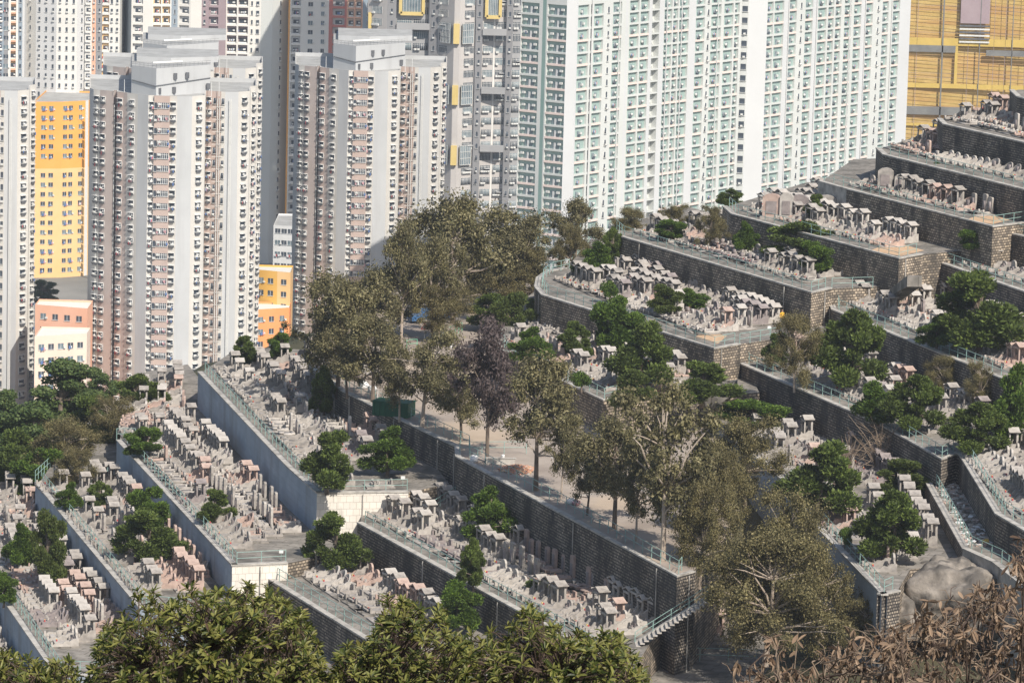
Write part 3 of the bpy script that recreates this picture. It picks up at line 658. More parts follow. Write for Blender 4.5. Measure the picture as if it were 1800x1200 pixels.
hb_ = MB(); nx_, ny_ = 60, 120; gx = [-150+300*i/nx_ for i in range(nx_+1)]; gy = [-20+800*(j/ny_) for j in range(ny_+1)]
for j, y in enumerate(gy):
    for i, x in enumerate(gx): hb_.v.append((x, y, hill(x, y)+R.uniform(-.15, .15)-(0 if y > 5 else .3)))
for j in range(ny_):
    for i in range(nx_):
        a = j*(nx_+1)+i; hb_.f.append((a, a+1, a+nx_+2, a+nx_+1)); hb_.m.append(hb_.mi('hill')); hb_.uv.append(None)
hb_.smooth = True
hb_.build('hillside', kind='structure')
# ------------------------------------------------------------------ terraces, retaining walls, railings
def offs(pl, dist):
    out = []
    for i, p in enumerate(pl):
        n = Vector((0, 0))
        for a, b in ((i-1, i), (i, i+1)):
            if a >= 0 and b < len(pl):
                d = (pl[b]-pl[a]).normalized(); n += Vector((-d.y, d.x))
        n.normalize(); out.append(p+n*dist)
    return out
def wallrun(pts, z0, z1, m, label, coping=True, name='retaining_wall', drains=0, caps=(1, 1)):
    pts = [Vector((p[0], p[1])) for p in pts]; o = pts[0].copy(); q = [p-o for p in pts]; inn = offs(q, .45)
    root = empty(name, (o.x, o.y, 0), label=label, cat='retaining wall'); b = MB(); u = 0
    for i in range(len(q)-1):
        a, c = q[i], q[i+1]; l = (c-a).length
        b.quad([(a.x, a.y, z0), (c.x, c.y, z0), (c.x, c.y, z1), (a.x, a.y, z1)], m, [(u, z0), (u+l, z0), (u+l, z1), (u, z1)])
        e, f = inn[i], inn[i+1]; b.quad([(f.x, f.y, z0), (e.x, e.y, z0), (e.x, e.y, z1), (f.x, f.y, z1)], m, [(u, z0), (u+l, z0), (u+l, z1), (u, z1)])
        b.quad([(a.x, a.y, z1), (c.x, c.y, z1), (f.x, f.y, z1), (e.x, e.y, z1)], m, [(0, 0)]*4); u += l
    for a, e in [x_ for x_, c_ in zip(((q[0], inn[0]), (q[-1], inn[-1])), caps) if c_]: b.quad([(a.x, a.y, z0), (e.x, e.y, z0), (e.x, e.y, z1), (a.x, a.y, z1)], m, [(0, z0), (.45, z0), (.45, z1), (0, z1)])
    b.build('wall_face', root)
    if coping:
        c = MB(); ou = offs(q, -.07); i2 = offs(q, .5)
        for i in range(len(q)-1):
            A, B_, C_, D_ = ou[i], ou[i+1], i2[i+1], i2[i]
            lo, hi = z1+.003, z1+.14
            for x, y in ((A, B_), (B_, C_), (C_, D_), (D_, A)): c.quad([(x.x, x.y, lo), (y.x, y.y, lo), (y.x, y.y, hi), (x.x, x.y, hi)], 'coping')
            c.quad([(p.x, p.y, hi) for p in (A, B_, C_, D_)], 'coping')
        c.build('coping', root)
    if drains:
        dp = MB(); tot = sum((q[i+1]-q[i]).length for i in range(len(q)-1))
        for k in range(drains):
            t = (k+.5)/drains*(len(q)-1); i = int(t); p = q[i]+(q[i+1]-q[i])*(t-i); d = (q[i+1]-q[i]).normalized(); n = Vector((d.y, -d.x))*.12
            dp.tube((p.x+n.x, p.y+n.y, z0+.3), (p.x+n.x, p.y+n.y, z1-.1), .05, .05, 'coping', 5)
        dp.build('drain_pipe', root)
    return root
POSTC = {}
def post_mesh(h, m):
    k = (h, m)
    if k not in POSTC:
        b = MB(); b.tube((0, 0, 0), (0, 0, h), .034, .034, m, 6); POSTC[k] = b.mesh('post')
    return POSTC[k]
def railing(pts, label, h=1.1, m='rail_green', sp=2.0, group='green metal railings along the terraces'):
    pts = [Vector(p) for p in pts]; o = pts[0].copy(); root = empty('railing', o, label=label, cat='railing', group=group); b = MB()
    for i in range(len(pts)-1):
        a, c = pts[i]-o, pts[i+1]-o; l = (c-a).length; n = max(1, round(l/sp))
        for zz in (h, h*.52): b.tube(a+Vector((0, 0, zz)), c+Vector((0, 0, zz)), .028, .028, m, 5)
        for k in range(n+(i == len(pts)-2)):
            p = bpy.data.objects.new('post', post_mesh(h, m)); COL.objects.link(p); p.parent = root; p.location = a+(c-a)*k/n
    b.build('rail', root); return root
def PL(px, Z): return [P(a, b, Z) for a, b in px]
def terrace(Z, front, back, mats, label, zb, rails=None, drains=0, rl=None, ptop='paving', name='terrace_floor', ro=.75):
    f = PL(front, Z); bk = PL(back, Z); f2 = offs([Vector((p.x, p.y)) for p in f], .3)
    b = MB(); pp = [(p.x, p.y) for p in f2]+[(p.x, p.y) for p in bk]; u = 0
    for i in range(len(pp)):
        a_ = Vector(pp[i]); c_ = Vector(pp[(i+1) % len(pp)]); l_ = (c_-a_).length; zl_ = zb-3
        b.quad([(a_.x, a_.y, zl_), (c_.x, c_.y, zl_), (c_.x, c_.y, Z), (a_.x, a_.y, Z)], 'stone', [(u, zl_), (u+l_, zl_), (u+l_, Z), (u, Z)]); u += l_
    b.quad([(x, y, Z) for x, y in pp], ptop, [(0, 0)]*len(pp)); b.build(name, kind='structure')
    # wall runs split by material
    i = 0
    while i < len(mats):
        j = i
        while j+1 < len(mats) and mats[j+1] == mats[i]: j += 1
        lb = label[0] if i == 0 else label[1]
        wallrun(f[i:j+2], zb-2.5, Z+.03, mats[i], lb, drains=drains if i == 0 else 1 if 'tile' in mats[i] else 0, caps=(i == 0, j == len(mats)-1))
        i = j+1
    if rails:
        lo, hi = rails
        ff = offs([Vector((p.x, p.y)) for p in f], ro)
        railing([Vector((p.x, p.y, Z)) for p in ff[lo:hi]], rl)
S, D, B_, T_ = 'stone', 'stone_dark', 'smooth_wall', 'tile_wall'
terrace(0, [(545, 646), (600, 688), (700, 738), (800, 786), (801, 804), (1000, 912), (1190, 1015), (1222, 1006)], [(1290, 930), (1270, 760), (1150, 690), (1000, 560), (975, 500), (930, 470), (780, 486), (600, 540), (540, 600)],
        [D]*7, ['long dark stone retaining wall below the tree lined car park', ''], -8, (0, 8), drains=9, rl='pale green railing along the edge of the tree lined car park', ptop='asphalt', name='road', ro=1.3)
terrace(-2.8, [(348, 655), (505, 822), (557, 868), (718, 866)], [(790, 850), (720, 760), (640, 700), (560, 615), (420, 610)], [B_, B_, T_],
        ['tall smooth blue-grey retaining wall, the uppermost of the smooth ones', 'white tiled end wall beside the dark stone steps'], -9, (0, 4), rl='railing around the uppermost smooth walled terrace, ending above the white tiled wall')
terrace(-6.5, [(205, 775), (408, 995), (506, 991)], [(600, 970), (600, 900), (380, 700), (330, 640), (250, 655), (225, 690)], [B_, T_],
        ['smooth blue-grey retaining wall in the middle of the three on the left', 'short white tiled end wall above the foreground bush'], -12, (0, 3), rl='railing along the middle terrace on the left, turning above the short tiled wall')
terrace(-9.4, [(62, 850), (245, 1070), (330, 1078)], [(420, 1075), (420, 990), (225, 780), (200, 740), (110, 790)], [B_, B_],
        ['smooth blue-grey retaining wall lowest but one on the left', ''], -15, (0, 3), rl='railing along the terrace with two round pines at its far end')
terrace(-12.4, [(-60, 965), (5, 1055), (95, 1185), (170, 1190)], [(330, 1180), (240, 1060), (60, 835), (-40, 800)], [B_]*3,
        ['smooth blue-grey retaining wall cut by the lower left corner', ''], -18, (0, 4), rl='railing along the lowest terrace at the left edge')
terrace(-15.6, [(-260, 1100), (-100, 1500), (250, 1500)], [(260, 1150), (20, 1000), (-100, 900)], [B_]*2, ['retaining wall under the lower left corner', ''], -20)
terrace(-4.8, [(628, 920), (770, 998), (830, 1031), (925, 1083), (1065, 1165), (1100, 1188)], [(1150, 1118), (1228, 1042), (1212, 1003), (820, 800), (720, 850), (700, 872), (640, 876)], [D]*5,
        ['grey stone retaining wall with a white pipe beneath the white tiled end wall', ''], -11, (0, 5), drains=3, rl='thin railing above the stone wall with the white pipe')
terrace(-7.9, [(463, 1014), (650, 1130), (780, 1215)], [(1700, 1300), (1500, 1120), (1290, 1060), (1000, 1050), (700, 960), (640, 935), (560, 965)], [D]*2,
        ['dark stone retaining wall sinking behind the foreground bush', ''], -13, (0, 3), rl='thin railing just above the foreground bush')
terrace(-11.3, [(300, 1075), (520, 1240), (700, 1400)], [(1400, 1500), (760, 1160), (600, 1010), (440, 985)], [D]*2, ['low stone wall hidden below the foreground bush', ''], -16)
terrace(3, [(868, 600), (880, 622), (960, 658), (1060, 705), (1094, 699)], [(1335, 690), (1290, 600), (940, 512), (895, 545)], [S]*4,
        ['short stone wall with a dark corner behind the car park trees', ''], -2, (0, 5), rl='railing above the short stone wall behind the car park')
terrace(6.3, [(990, 472), (960, 478), (943, 490), (940, 506), (952, 520), (1255, 614), (1302, 606)], [(1460, 580), (1425, 525), (1085, 425), (1040, 420)], [S]*6,
        ['stone retaining wall with a rounded left end', ''], 1, (0, 7), drains=4, rl='railing curving around the rounded end of the stone walled terrace')
terrace(9.8, [(1072, 404), (1086, 416), (1426, 516), (1462, 508)], [(1605, 500), (1565, 450), (1285, 385), (1200, 360)], [S]*3,
        ['long stone retaining wall with a squared right corner below the dark green pine clump', ''], 4, (0, 4), drains=4, rl='railing above the long stone wall that ends in a squared corner')
terrace(13, [(1270, 364), (1286, 378), (1580, 456), (1622, 448)], [(1700, 440), (1680, 400), (1490, 338), (1420, 320)], [S]*3,
        ['stone retaining wall ending in a sandy coloured corner', ''], 8, (0, 4), drains=2, rl='railing over the sandy cornered stone wall')
terrace(16.2, [(1438, 320), (1488, 334), (1745, 400), (1810, 392)], [(1900, 380), (1850, 340), (1560, 278), (1500, 280)], ['coping', S, S],
        ['pale plastered end of the wall beside a small round tree', 'stone retaining wall running right from the pale plastered end'], 11, (0, 4), rl='railing above the wall with the pale plastered end')
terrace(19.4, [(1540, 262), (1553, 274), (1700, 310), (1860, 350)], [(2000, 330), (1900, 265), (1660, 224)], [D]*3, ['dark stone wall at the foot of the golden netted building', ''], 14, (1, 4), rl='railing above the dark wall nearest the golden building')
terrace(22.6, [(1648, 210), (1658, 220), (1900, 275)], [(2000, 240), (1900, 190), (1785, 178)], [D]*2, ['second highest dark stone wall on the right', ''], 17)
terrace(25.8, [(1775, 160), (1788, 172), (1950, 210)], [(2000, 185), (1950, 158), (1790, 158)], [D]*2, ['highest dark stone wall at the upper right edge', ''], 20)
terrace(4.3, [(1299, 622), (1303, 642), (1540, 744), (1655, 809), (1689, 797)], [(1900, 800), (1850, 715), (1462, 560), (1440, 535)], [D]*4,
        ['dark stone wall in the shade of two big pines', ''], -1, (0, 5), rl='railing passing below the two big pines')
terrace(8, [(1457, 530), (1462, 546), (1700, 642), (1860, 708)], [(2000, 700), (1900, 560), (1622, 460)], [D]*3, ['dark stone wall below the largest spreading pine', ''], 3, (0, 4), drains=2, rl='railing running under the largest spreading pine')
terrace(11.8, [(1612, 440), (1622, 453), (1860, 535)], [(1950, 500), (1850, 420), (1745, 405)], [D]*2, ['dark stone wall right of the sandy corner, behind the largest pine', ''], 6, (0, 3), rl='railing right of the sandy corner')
terrace(15.2, [(1738, 398), (1748, 406), (1870, 434)], [(1950, 420), (1950, 360), (1800, 350)], [D]*2, ['short dark stone wall cut by the right edge', ''], 10, (0, 3), rl='short railing at the right edge')
terrace(.6, [(1240, 735), (1375, 845), (1432, 925), (1550, 1047), (1582, 1040)], [(1600, 1000), (1700, 990), (1690, 850), (1540, 765), (1300, 665), (1250, 700)], [B_, B_, B_, D],
        ['smooth blue-grey wall half hidden by the huge olive tree', 'small pale wall end beside the smaller boulder'], -5, (1, 5), rl='railing curving past the two dense pines beside the boulder')
terrace(1.8, [(1612, 830), (1622, 840), (1692, 966), (1745, 990), (1870, 1090)], [(1900, 1000), (1800, 945), (1745, 905), (1690, 800)], [D, D, 'coping', 'coping'],
        ['steep narrow stone parapet beside the rubble strewn stairs', 'pale concrete ledge above the grey boulder'], -4, (1, 5), rl='railing down the steep parapet and along the pale ledge')
terrace(4.4, [(1678, 797), (1686, 800), (1750, 905), (1840, 958)], [(2000, 900), (1900, 760), (1700, 745)], [D]*3, ['dark wall on the far side of the rubble strewn stairs', ''], -1, (1, 4), rl='railing above the rubble strewn stairs, next to the right edge')
# ------------------------------------------------------------------ graves (local: x along the row, -y towards the front)
def roofprof(w_, h, up=.1):
    return [(-w_/2-.12, h+up*.4), (-w_/2, h), (0, h+.34), (w_/2, h), (w_/2+.12, h+up*.4), (w_/2+.1, h+.1+up*.4), (w_/2, h+.09), (0, h+.45), (-w_/2, h+.09), (-w_/2-.1, h+.1+up*.4)]
def grave_meshes(kind, m, v):
    rr = random.Random(hash((kind, m, v)) & 0xffff if False else len(kind)*31+len(m)*7+v*13)
    parts = {}
    w_ = 1.9+.25*v; d = 3.0
    b = MB(); b.box((0, -1.1, .07), (w_+.5, d, .14), 'granite_grey' if v % 2 else 'paving'); b.box((0, -.9, .2), (w_*.62, 1.3, .16), m)
    for s in (-1, 1):
        if kind not in ('stele', 'plot'):
            h1 = 1.05 if kind == 'canopy' else .85; x = s*(w_/2+.12)
            pr = [(.3, .14), (.3, h1), (-.25, h1), (-.6, h1*.72), (-1.0, h1*.78), (-1.35, .42), (-1.9, .5), (-2.3, .3), (-2.3, .14)]
            b.extr(pr, 0, x-.07, x+.07, m)
            b.box((x, -2.35, .33), (.2, .2, .5), m)
    b.box((0, -1.75, .36), (w_*.5, .5, .1), m); b.box((-.3, -1.75, .22), (.12, .4, .28), m); b.box((.3, -1.75, .22), (.12, .4, .28), m)
    if v == 2: b.box((.2, -1.7, .5), (.16, .12, .16), 'cloth_red'); b.box((-.25, -1.65, .48), (.12, .12, .14), 'yellow')
    if v == 1:
        for s in (-1, 1): b.tube((s*.45, -1.2, .2), (s*.45, -1.2, .62), .1, .14, 'granite_pale', 6)
    parts['platform'] = b.mesh('platform')
    if kind == 'canopy':
        h = 1.65+.12*v; hw = 1.25+.12*v
        b = MB(); b.box((0, .28, h/2+.1), (hw, .2, h), m); b.box((0, .1, .62), (.62, .18, .95), 'granite_mauve'); b.box((0, -.02, .3), (.9, .3, .34), m); parts['headstone'] = b.mesh('headstone')
        b = MB(); b.extr(roofprof(hw+.35, h+.12, .2), 1, -.62, .52, m)
        b.box((0, -.56, h+.02), (hw, .12, .2), m); parts['roof'] = b.mesh('roof')
        for s in (-1, 1):
            b = MB(); b.box((s*hw*.45, -.5, h/2+.1), (.15, .15, h), m); parts['column%d' % s] = b.mesh('column')
    elif kind == 'headstone':
        h = 1.15+.2*v; b = MB()
        pr = [(-.5, .1), (.5, .1), (.5, h*.8), (.36, h*.93), (.14, h), (-.14, h), (-.36, h*.93), (-.5, h*.8)]
        b.extr([(x, z) for x, z in pr], 1, .12, .32, m); b.box((0, .08, .55), (.55, .1, .7), 'granite_mauve')
        for s in (-1, 1): b.extr([(s*.5, .1), (s*.5, h*.62), (s*.98, h*.42), (s*.98, .1)], 1, .14, .3, m)
        parts['headstone'] = b.mesh('headstone')
        b = MB(); b.box((0, -.12, .34), (.8, .35, .3), m); b.tube((0, -.15, .48), (0, -.15, .66), .07, .1, 'granite_mauve', 6); parts['altar'] = b.mesh('altar')
    elif kind == 'armchair':
        b = MB(); n = 9; r = w_*.62
        for i in range(n):
            a0 = math.pi*(i/n); a1 = math.pi*((i+1)/n); h0 = .55+.85*math.sin(a0)**1.5; h1 = .55+.85*math.sin(a1)**1.5
            p0 = (r*math.cos(a0), -.5+r*.8*math.sin(a0)); p1 = (r*math.cos(a1), -.5+r*.8*math.sin(a1)); q0 = (p0[0]*.86, -.5+(p0[1]+.5)*.86); q1 = (p1[0]*.86, -.5+(p1[1]+.5)*.86)
            for a_, c_, ha, hc in ((p0, p1, h0, h1), (q1, q0, h1, h0)): b.quad([(*a_, 0), (*c_, 0), (*c_, hc), (*a_, ha)], m)
            b.quad([(*p0, h0), (*p1, h1), (*q1, h1), (*q0, h0)], m)
        b.box((0, .1, .6), (.7, .14, 1.0), 'granite_mauve'); parts['headstone'] = b.mesh('headstone')
        b = MB(); b.box((0, -.25, .3), (1, .4, .3), m); parts['altar'] = b.mesh('altar')
    elif kind == 'plot':
        b = MB(); b.box((0, .2, .42), (.75, .16, .7), m); b.box((0, .13, .45), (.45, .06, .45), 'granite_mauve'); parts['headstone'] = b.mesh('headstone')
        b = MB()
        for s in (-1, 1): b.box((s*.85, -.7, .22), (.12, 2.0, .3), m); b.box((s*.85, -1.7, .36), (.2, .2, .6), m); b.box((s*.4, -1.72, .28), (.1, .1, .4), m)
        b.box((0, -1.7, .5), (1.7, .1, .08), m); b.tube((0, -.3, .14), (0, -.3, .45), .1, .13, 'granite_pale', 6); parts['kerb'] = b.mesh('kerb')
    else:
        h = 1.7+.25*v; b = MB(); b.extr([(-.45, 0), (.45, 0), (.45, h-.12), (.3, h), (-.3, h), (-.45, h-.12)], 1, 0, .26, m); b.box((0, -.04, .9), (.5, .1, 1.1), 'granite_mauve'); parts['headstone'] = b.mesh('headstone')
        b = MB(); b.box((0, -.4, .2), (.8, .4, .3), m); parts['altar'] = b.mesh('altar')
    return parts
GM = {}
def gmesh(k, m, v):
    if (k, m, v) not in GM: GM[(k, m, v)] = grave_meshes(k, m, v)
    return GM[(k, m, v)]
GR = []   # (distance, kind, mat, var, pos, angle, label)
CW = {'granite_grey': 'grey', 'granite_pink': 'pink', 'granite_pale': 'pale', 'granite_mauve': 'dark grey'}
KW = {'plot': 'low kerbed', 'canopy': 'roofed', 'headstone': 'round topped', 'armchair': 'horseshoe walled', 'stele': 'tall slab'}
ORD = 'first second third fourth fifth sixth seventh eighth ninth tenth eleventh twelfth thirteenth fourteenth fifteenth sixteenth seventeenth eighteenth nineteenth twentieth'.split()
def ordn(i): return ORD[i] if i < 20 else '%dth' % (i+1) if (i+1) % 10 not in (1, 2, 3) or i < 20 else '%d%s' % (i+1, {1: 'st', 2: 'nd', 3: 'rd'}[(i+1) % 10])
NOG = []
def rows(Z, F0, F1, G0, G1, ts, where, sp=2.6, pc=.4, skip=.06, cols=(6, 2, 3, 1)):
    for ri, t in enumerate(ts):
        a = P(F0[0], F0[1], Z).lerp(P(G0[0], G0[1], Z), t); c = P(F1[0], F1[1], Z).lerp(P(G1[0], G1[1], Z), t)
        L_ = (c-a).length; d = (c-a).normalized(); ang = math.atan2(d.y, d.x); n = int(L_/sp); run = []; x = R.uniform(.3, 1.5); wsum = 0
        rn = ['front', 'second', 'third', 'fourth', 'fifth'][ri] if ri < len(ts)-1 or len(ts) == 1 else 'back'
        items = []
        last = ('canopy', 'granite_grey')
        while x < L_-.8:
            if R.random() > skip:
                if R.random() < .56: k, m = last
                else:
                    k = 'canopy' if R.random() < pc*.5+(.35 if t > .7 else 0) else R.choice(['headstone', 'headstone', 'plot', 'plot', 'armchair', 'stele'])
                    m = R.choices(['granite_grey', 'granite_pink', 'granite_pale', 'granite_mauve'], cols)[0]
                last = (k, m); items.append((k, m, R.randint(0, 2), a+d*x+Vector((R.uniform(-.1, .1), R.uniform(-.45, .45), 0)), ang+R.gauss(0, .03)))
            x += sp*R.uniform(.52, .96)
        items.reverse()
        for i, (k, m, v, p, an) in enumerate(items):
            lb = '%s %s grave, %s along the %s row %s' % (CW[m], KW[k], ordn(i), rn, where)
            GR.append([(p-Vector((0, 0, CZ))).length, k, m, v, p, an, lb])
rows(-6.5, (215, 772), (400, 975), (343, 742), (540, 938), (.24, .48, .7, .92), "under the uppermost smooth wall", 2.9)
rows(-6.5, (232, 700), (215, 772), (325, 660), (343, 742), (.25, .55, .85), "at the smooth walls' far end", 2.6, .3)
rows(-2.8, (372, 655), (560, 850), (560, 625), (700, 800), (.2, .42, .66, .9), "above the tall smooth wall", 2.7, .5)
rows(-2.8, (600, 852), (615, 862), (690, 852), (700, 862), (.1, .9), 'above the white tiled wall', 2.7, .9, 0)
rows(-9.4, (75, 855), (245, 1050), (203, 842), (400, 1035), (.22, .45, .68, .9), "near the two round pines", 2.8)
rows(-12.4, (0, 960), (110, 1150), (62, 915), (235, 1110), (.2, .44, .68, .9), 'beside the lower left railing', 2.5, .6)
rows(-12.4, (-50, 860), (0, 960), (50, 830), (62, 915), (.3, .6, .9), "left of the dark trees", 2.6, .4)
rows(-15.6, (-60, 1090), (20, 1200), (5, 1110), (90, 1230), (.5,), 'in the lower left corner', 2.6)
rows(-4.8, (660, 915), (1060, 1130), (790, 885), (1185, 1100), (.22, .5, .86), 'below the long dark stone wall', 2.3, .65)
rows(-7.9, (520, 1005), (700, 1120), (630, 985), (810, 1095), (.3, .75), 'behind the foreground bush', 2.3, .6)
rows(-7.9, (1130, 1130), (1200, 1180), (1240, 1060), (1300, 1120), (.3, .8), "under the slanting steps", 2.6, .2)
rows(3, (892, 615), (1075, 695), (1000, 545), (1250, 672), (.18, .4, .62, .88), 'behind the car park trees', 2.4, .6)
rows(3, (1090, 690), (1180, 700), (1250, 672), (1300, 690), (.2, .7), "below the squared stone corner", 2.6, .4)
rows(6.3, (985, 500), (1240, 595), (1100, 470), (1385, 572), (.2, .4, .6, .8, .95), 'above the round ended stone wall', 2.2, .65, cols=(6, 1, 3, 2))
rows(9.8, (1110, 412), (1420, 500), (1290, 395), (1560, 478), (.18, .38, .58, .78, .94), "around the dark pine clump", 2.2, .55, cols=(6, 1, 3, 2))
rows(13, (1310, 375), (1570, 442), (1440, 345), (1690, 405), (.16, .36, .56, .76, .94), "behind the sandy wall corner", 2.2, .6, cols=(5, 2, 3, 1))
rows(16.2, (1510, 330), (1740, 385), (1600, 295), (1830, 345), (.12, .32, .52, .72, .92), "near the pale plastered wall", 2.3, .45, cols=(5, 2, 3, 1))
rows(19.4, (1570, 268), (1800, 325), (1665, 238), (1880, 290), (.2, .5, .8), 'at the foot of the golden building', 2.2, .6, cols=(4, 4, 3, 1))
rows(22.6, (1670, 215), (1850, 255), (1760, 192), (1900, 230), (.2, .5, .8), 'on the second highest terrace', 2.2, .6, cols=(3, 4, 3, 1))
rows(4.3, (1320, 635), (1640, 775), (1462, 590), (1800, 725), (.2, .42, .64, .88), 'under the two big pines', 2.4, .6)
rows(8, (1480, 535), (1800, 665), (1620, 492), (1850, 590), (.18, .38, .58, .78, .94), 'around the largest spreading pine', 2.2, .6, cols=(6, 1, 3, 2))
rows(11.8, (1640, 452), (1830, 510), (1750, 425), (1880, 470), (.2, .4, .6, .8, .95), 'right of the sandy corner', 2.2, .5)
rows(15.2, (1760, 400), (1850, 420), (1800, 375), (1900, 400), (.3, .8), 'in the upper right terrace', 2.3, .6)
rows(.6, (1300, 770), (1430, 900), (1440, 735), (1600, 850), (.2, .42, .64, .88), "behind the huge olive tree", 2.4, .5)
rows(.6, (1445, 915), (1560, 1020), (1600, 850), (1660, 960), (.15, .5, .85), 'beside the boulder', 2.8, .35)
rows(4.4, (1700, 790), (1830, 930), (1790, 740), (1890, 850), (.15, .35, .55, .75, .92), 'right of the rubble strewn stairs', 2.3, .4, cols=(5, 1, 4, 1))
TREES_PX = []
GR2 = [g for g in GR if -60 < proj(g[4])[0] < 1860 and proj(g[4])[1] < 1230]
big = {'canopy': [], 'other': []}
for g in sorted(GR2, key=lambda g: g[0]): big['canopy' if g[1] == 'canopy' else 'other'].append(g)
for kk, lst in big.items():
    nm = 'roofed_grave' if kk == 'canopy' else 'open_grave'; gp = 'graves with small stone roofs' if kk == 'canopy' else 'graves without roofs'
    for g in lst[:300]:
        _, k, m, v, p, an, lb = g
        root = empty(nm, p, an, label=lb, cat='grave', group=gp); root.scale = (.86, .86, .92)
        for pn, me in gmesh(k, m, v).items():
            o = bpy.data.objects.new('column' if pn.startswith('column') else pn, me); COL.objects.link(o); o.parent = root
    if lst[300:]:
        pl_ = []
        for g in lst[300:]:
            M = Matrix.Translation(g[4]) @ Matrix.Rotation(g[5], 4, 'Z') @ Matrix.Diagonal((.86, .86, .92, 1))
            for me in gmesh(g[1], g[2], g[3]).values(): pl_.append((me, M))
        obj('distant_graves', merged(pl_, 'far_graves'), label='mass of small distant graves with stone roofs on the far terraces' if kk == 'canopy' else 'mass of small distant open graves and headstones on the far terraces', cat='graves', kind='stuff')
# ------------------------------------------------------------------ trees
def leafcloud(clumps, n, size, mname, flat=.5, rs=1, stretch=1.0, shell=.55, out=0):
    rg = np.random.RandomState(rs)
    C = np.array([c[:3] for c in clumps]); Rr = np.array([c[3] for c in clumps]); wts = Rr**2; wts /= wts.sum()
    idx = rg.choice(len(C), n, p=wts); d = rg.normal(size=(n, 3)); d /= np.linalg.norm(d, axis=1)[:, None]
    rad = shell+(1-shell)*rg.rand(n)**.7; rad *= np.where(rg.rand(n) < .12, 1.15, 1.0)
    if shell < .2: rad = np.minimum(1.9, np.abs(rg.normal(size=n)))*.8
    p = C[idx]+d*(Rr[idx]*rad)[:, None]*np.array([1, 1, flat])
    nrm = d*.8+rg.normal(size=(n, 3))*.7+np.array([0, 0, .35]); nrm /= np.linalg.norm(nrm, axis=1)[:, None]
    a = np.cross(nrm, rg.normal(size=(n, 3))); a /= np.linalg.norm(a, axis=1)[:, None]; b = np.cross(nrm, a)
    if out:
        a = d+rg.normal(size=(n, 3))*.45+np.array([0, 0, .55]); a /= np.linalg.norm(a, axis=1)[:, None]; b = np.cross(a, rg.normal(size=(n, 3))); b /= np.linalg.norm(b, axis=1)[:, None]; nrm = np.cross(a, b)
    s = size*(.55+.9*rg.rand(n)); a *= (s*stretch)[:, None]; b *= s[:, None]
    V = np.stack([p-a*.5, p+b*.5, p+a*.5, p-b*.5+nrm*(s*.2)[:, None]], 1).reshape(-1, 3)
    me = bpy.data.meshes.new('crown'); me.vertices.add(len(V)); me.vertices.foreach_set('co', V.ravel())
    me.loops.add(4*n); me.loops.foreach_set('vertex_index', np.arange(4*n, dtype=np.int32)); me.polygons.add(n)
    me.polygons.foreach_set('loop_start', (np.arange(n)*4).astype(np.int32)); me.polygons.foreach_set('loop_total', np.full(n, 4, np.int32))
    me.materials.append(MATS[mname]); me.update(calc_edges=True); return me
def limbs(b, base, targets, r, m, rr, n=5):
    for t in targets:
        base = Vector(base); t = Vector(t); pts = [base]; k = 4
        for i in range(1, k): q = base.lerp(t, i/k); pts.append(q+Vector((rr.uniform(-1, 1), rr.uniform(-1, 1), rr.uniform(-.3, 1)))*.04*(t-base).length)
        pts.append(t); b.path(pts, r, r*.25, m, n)
TV = {}
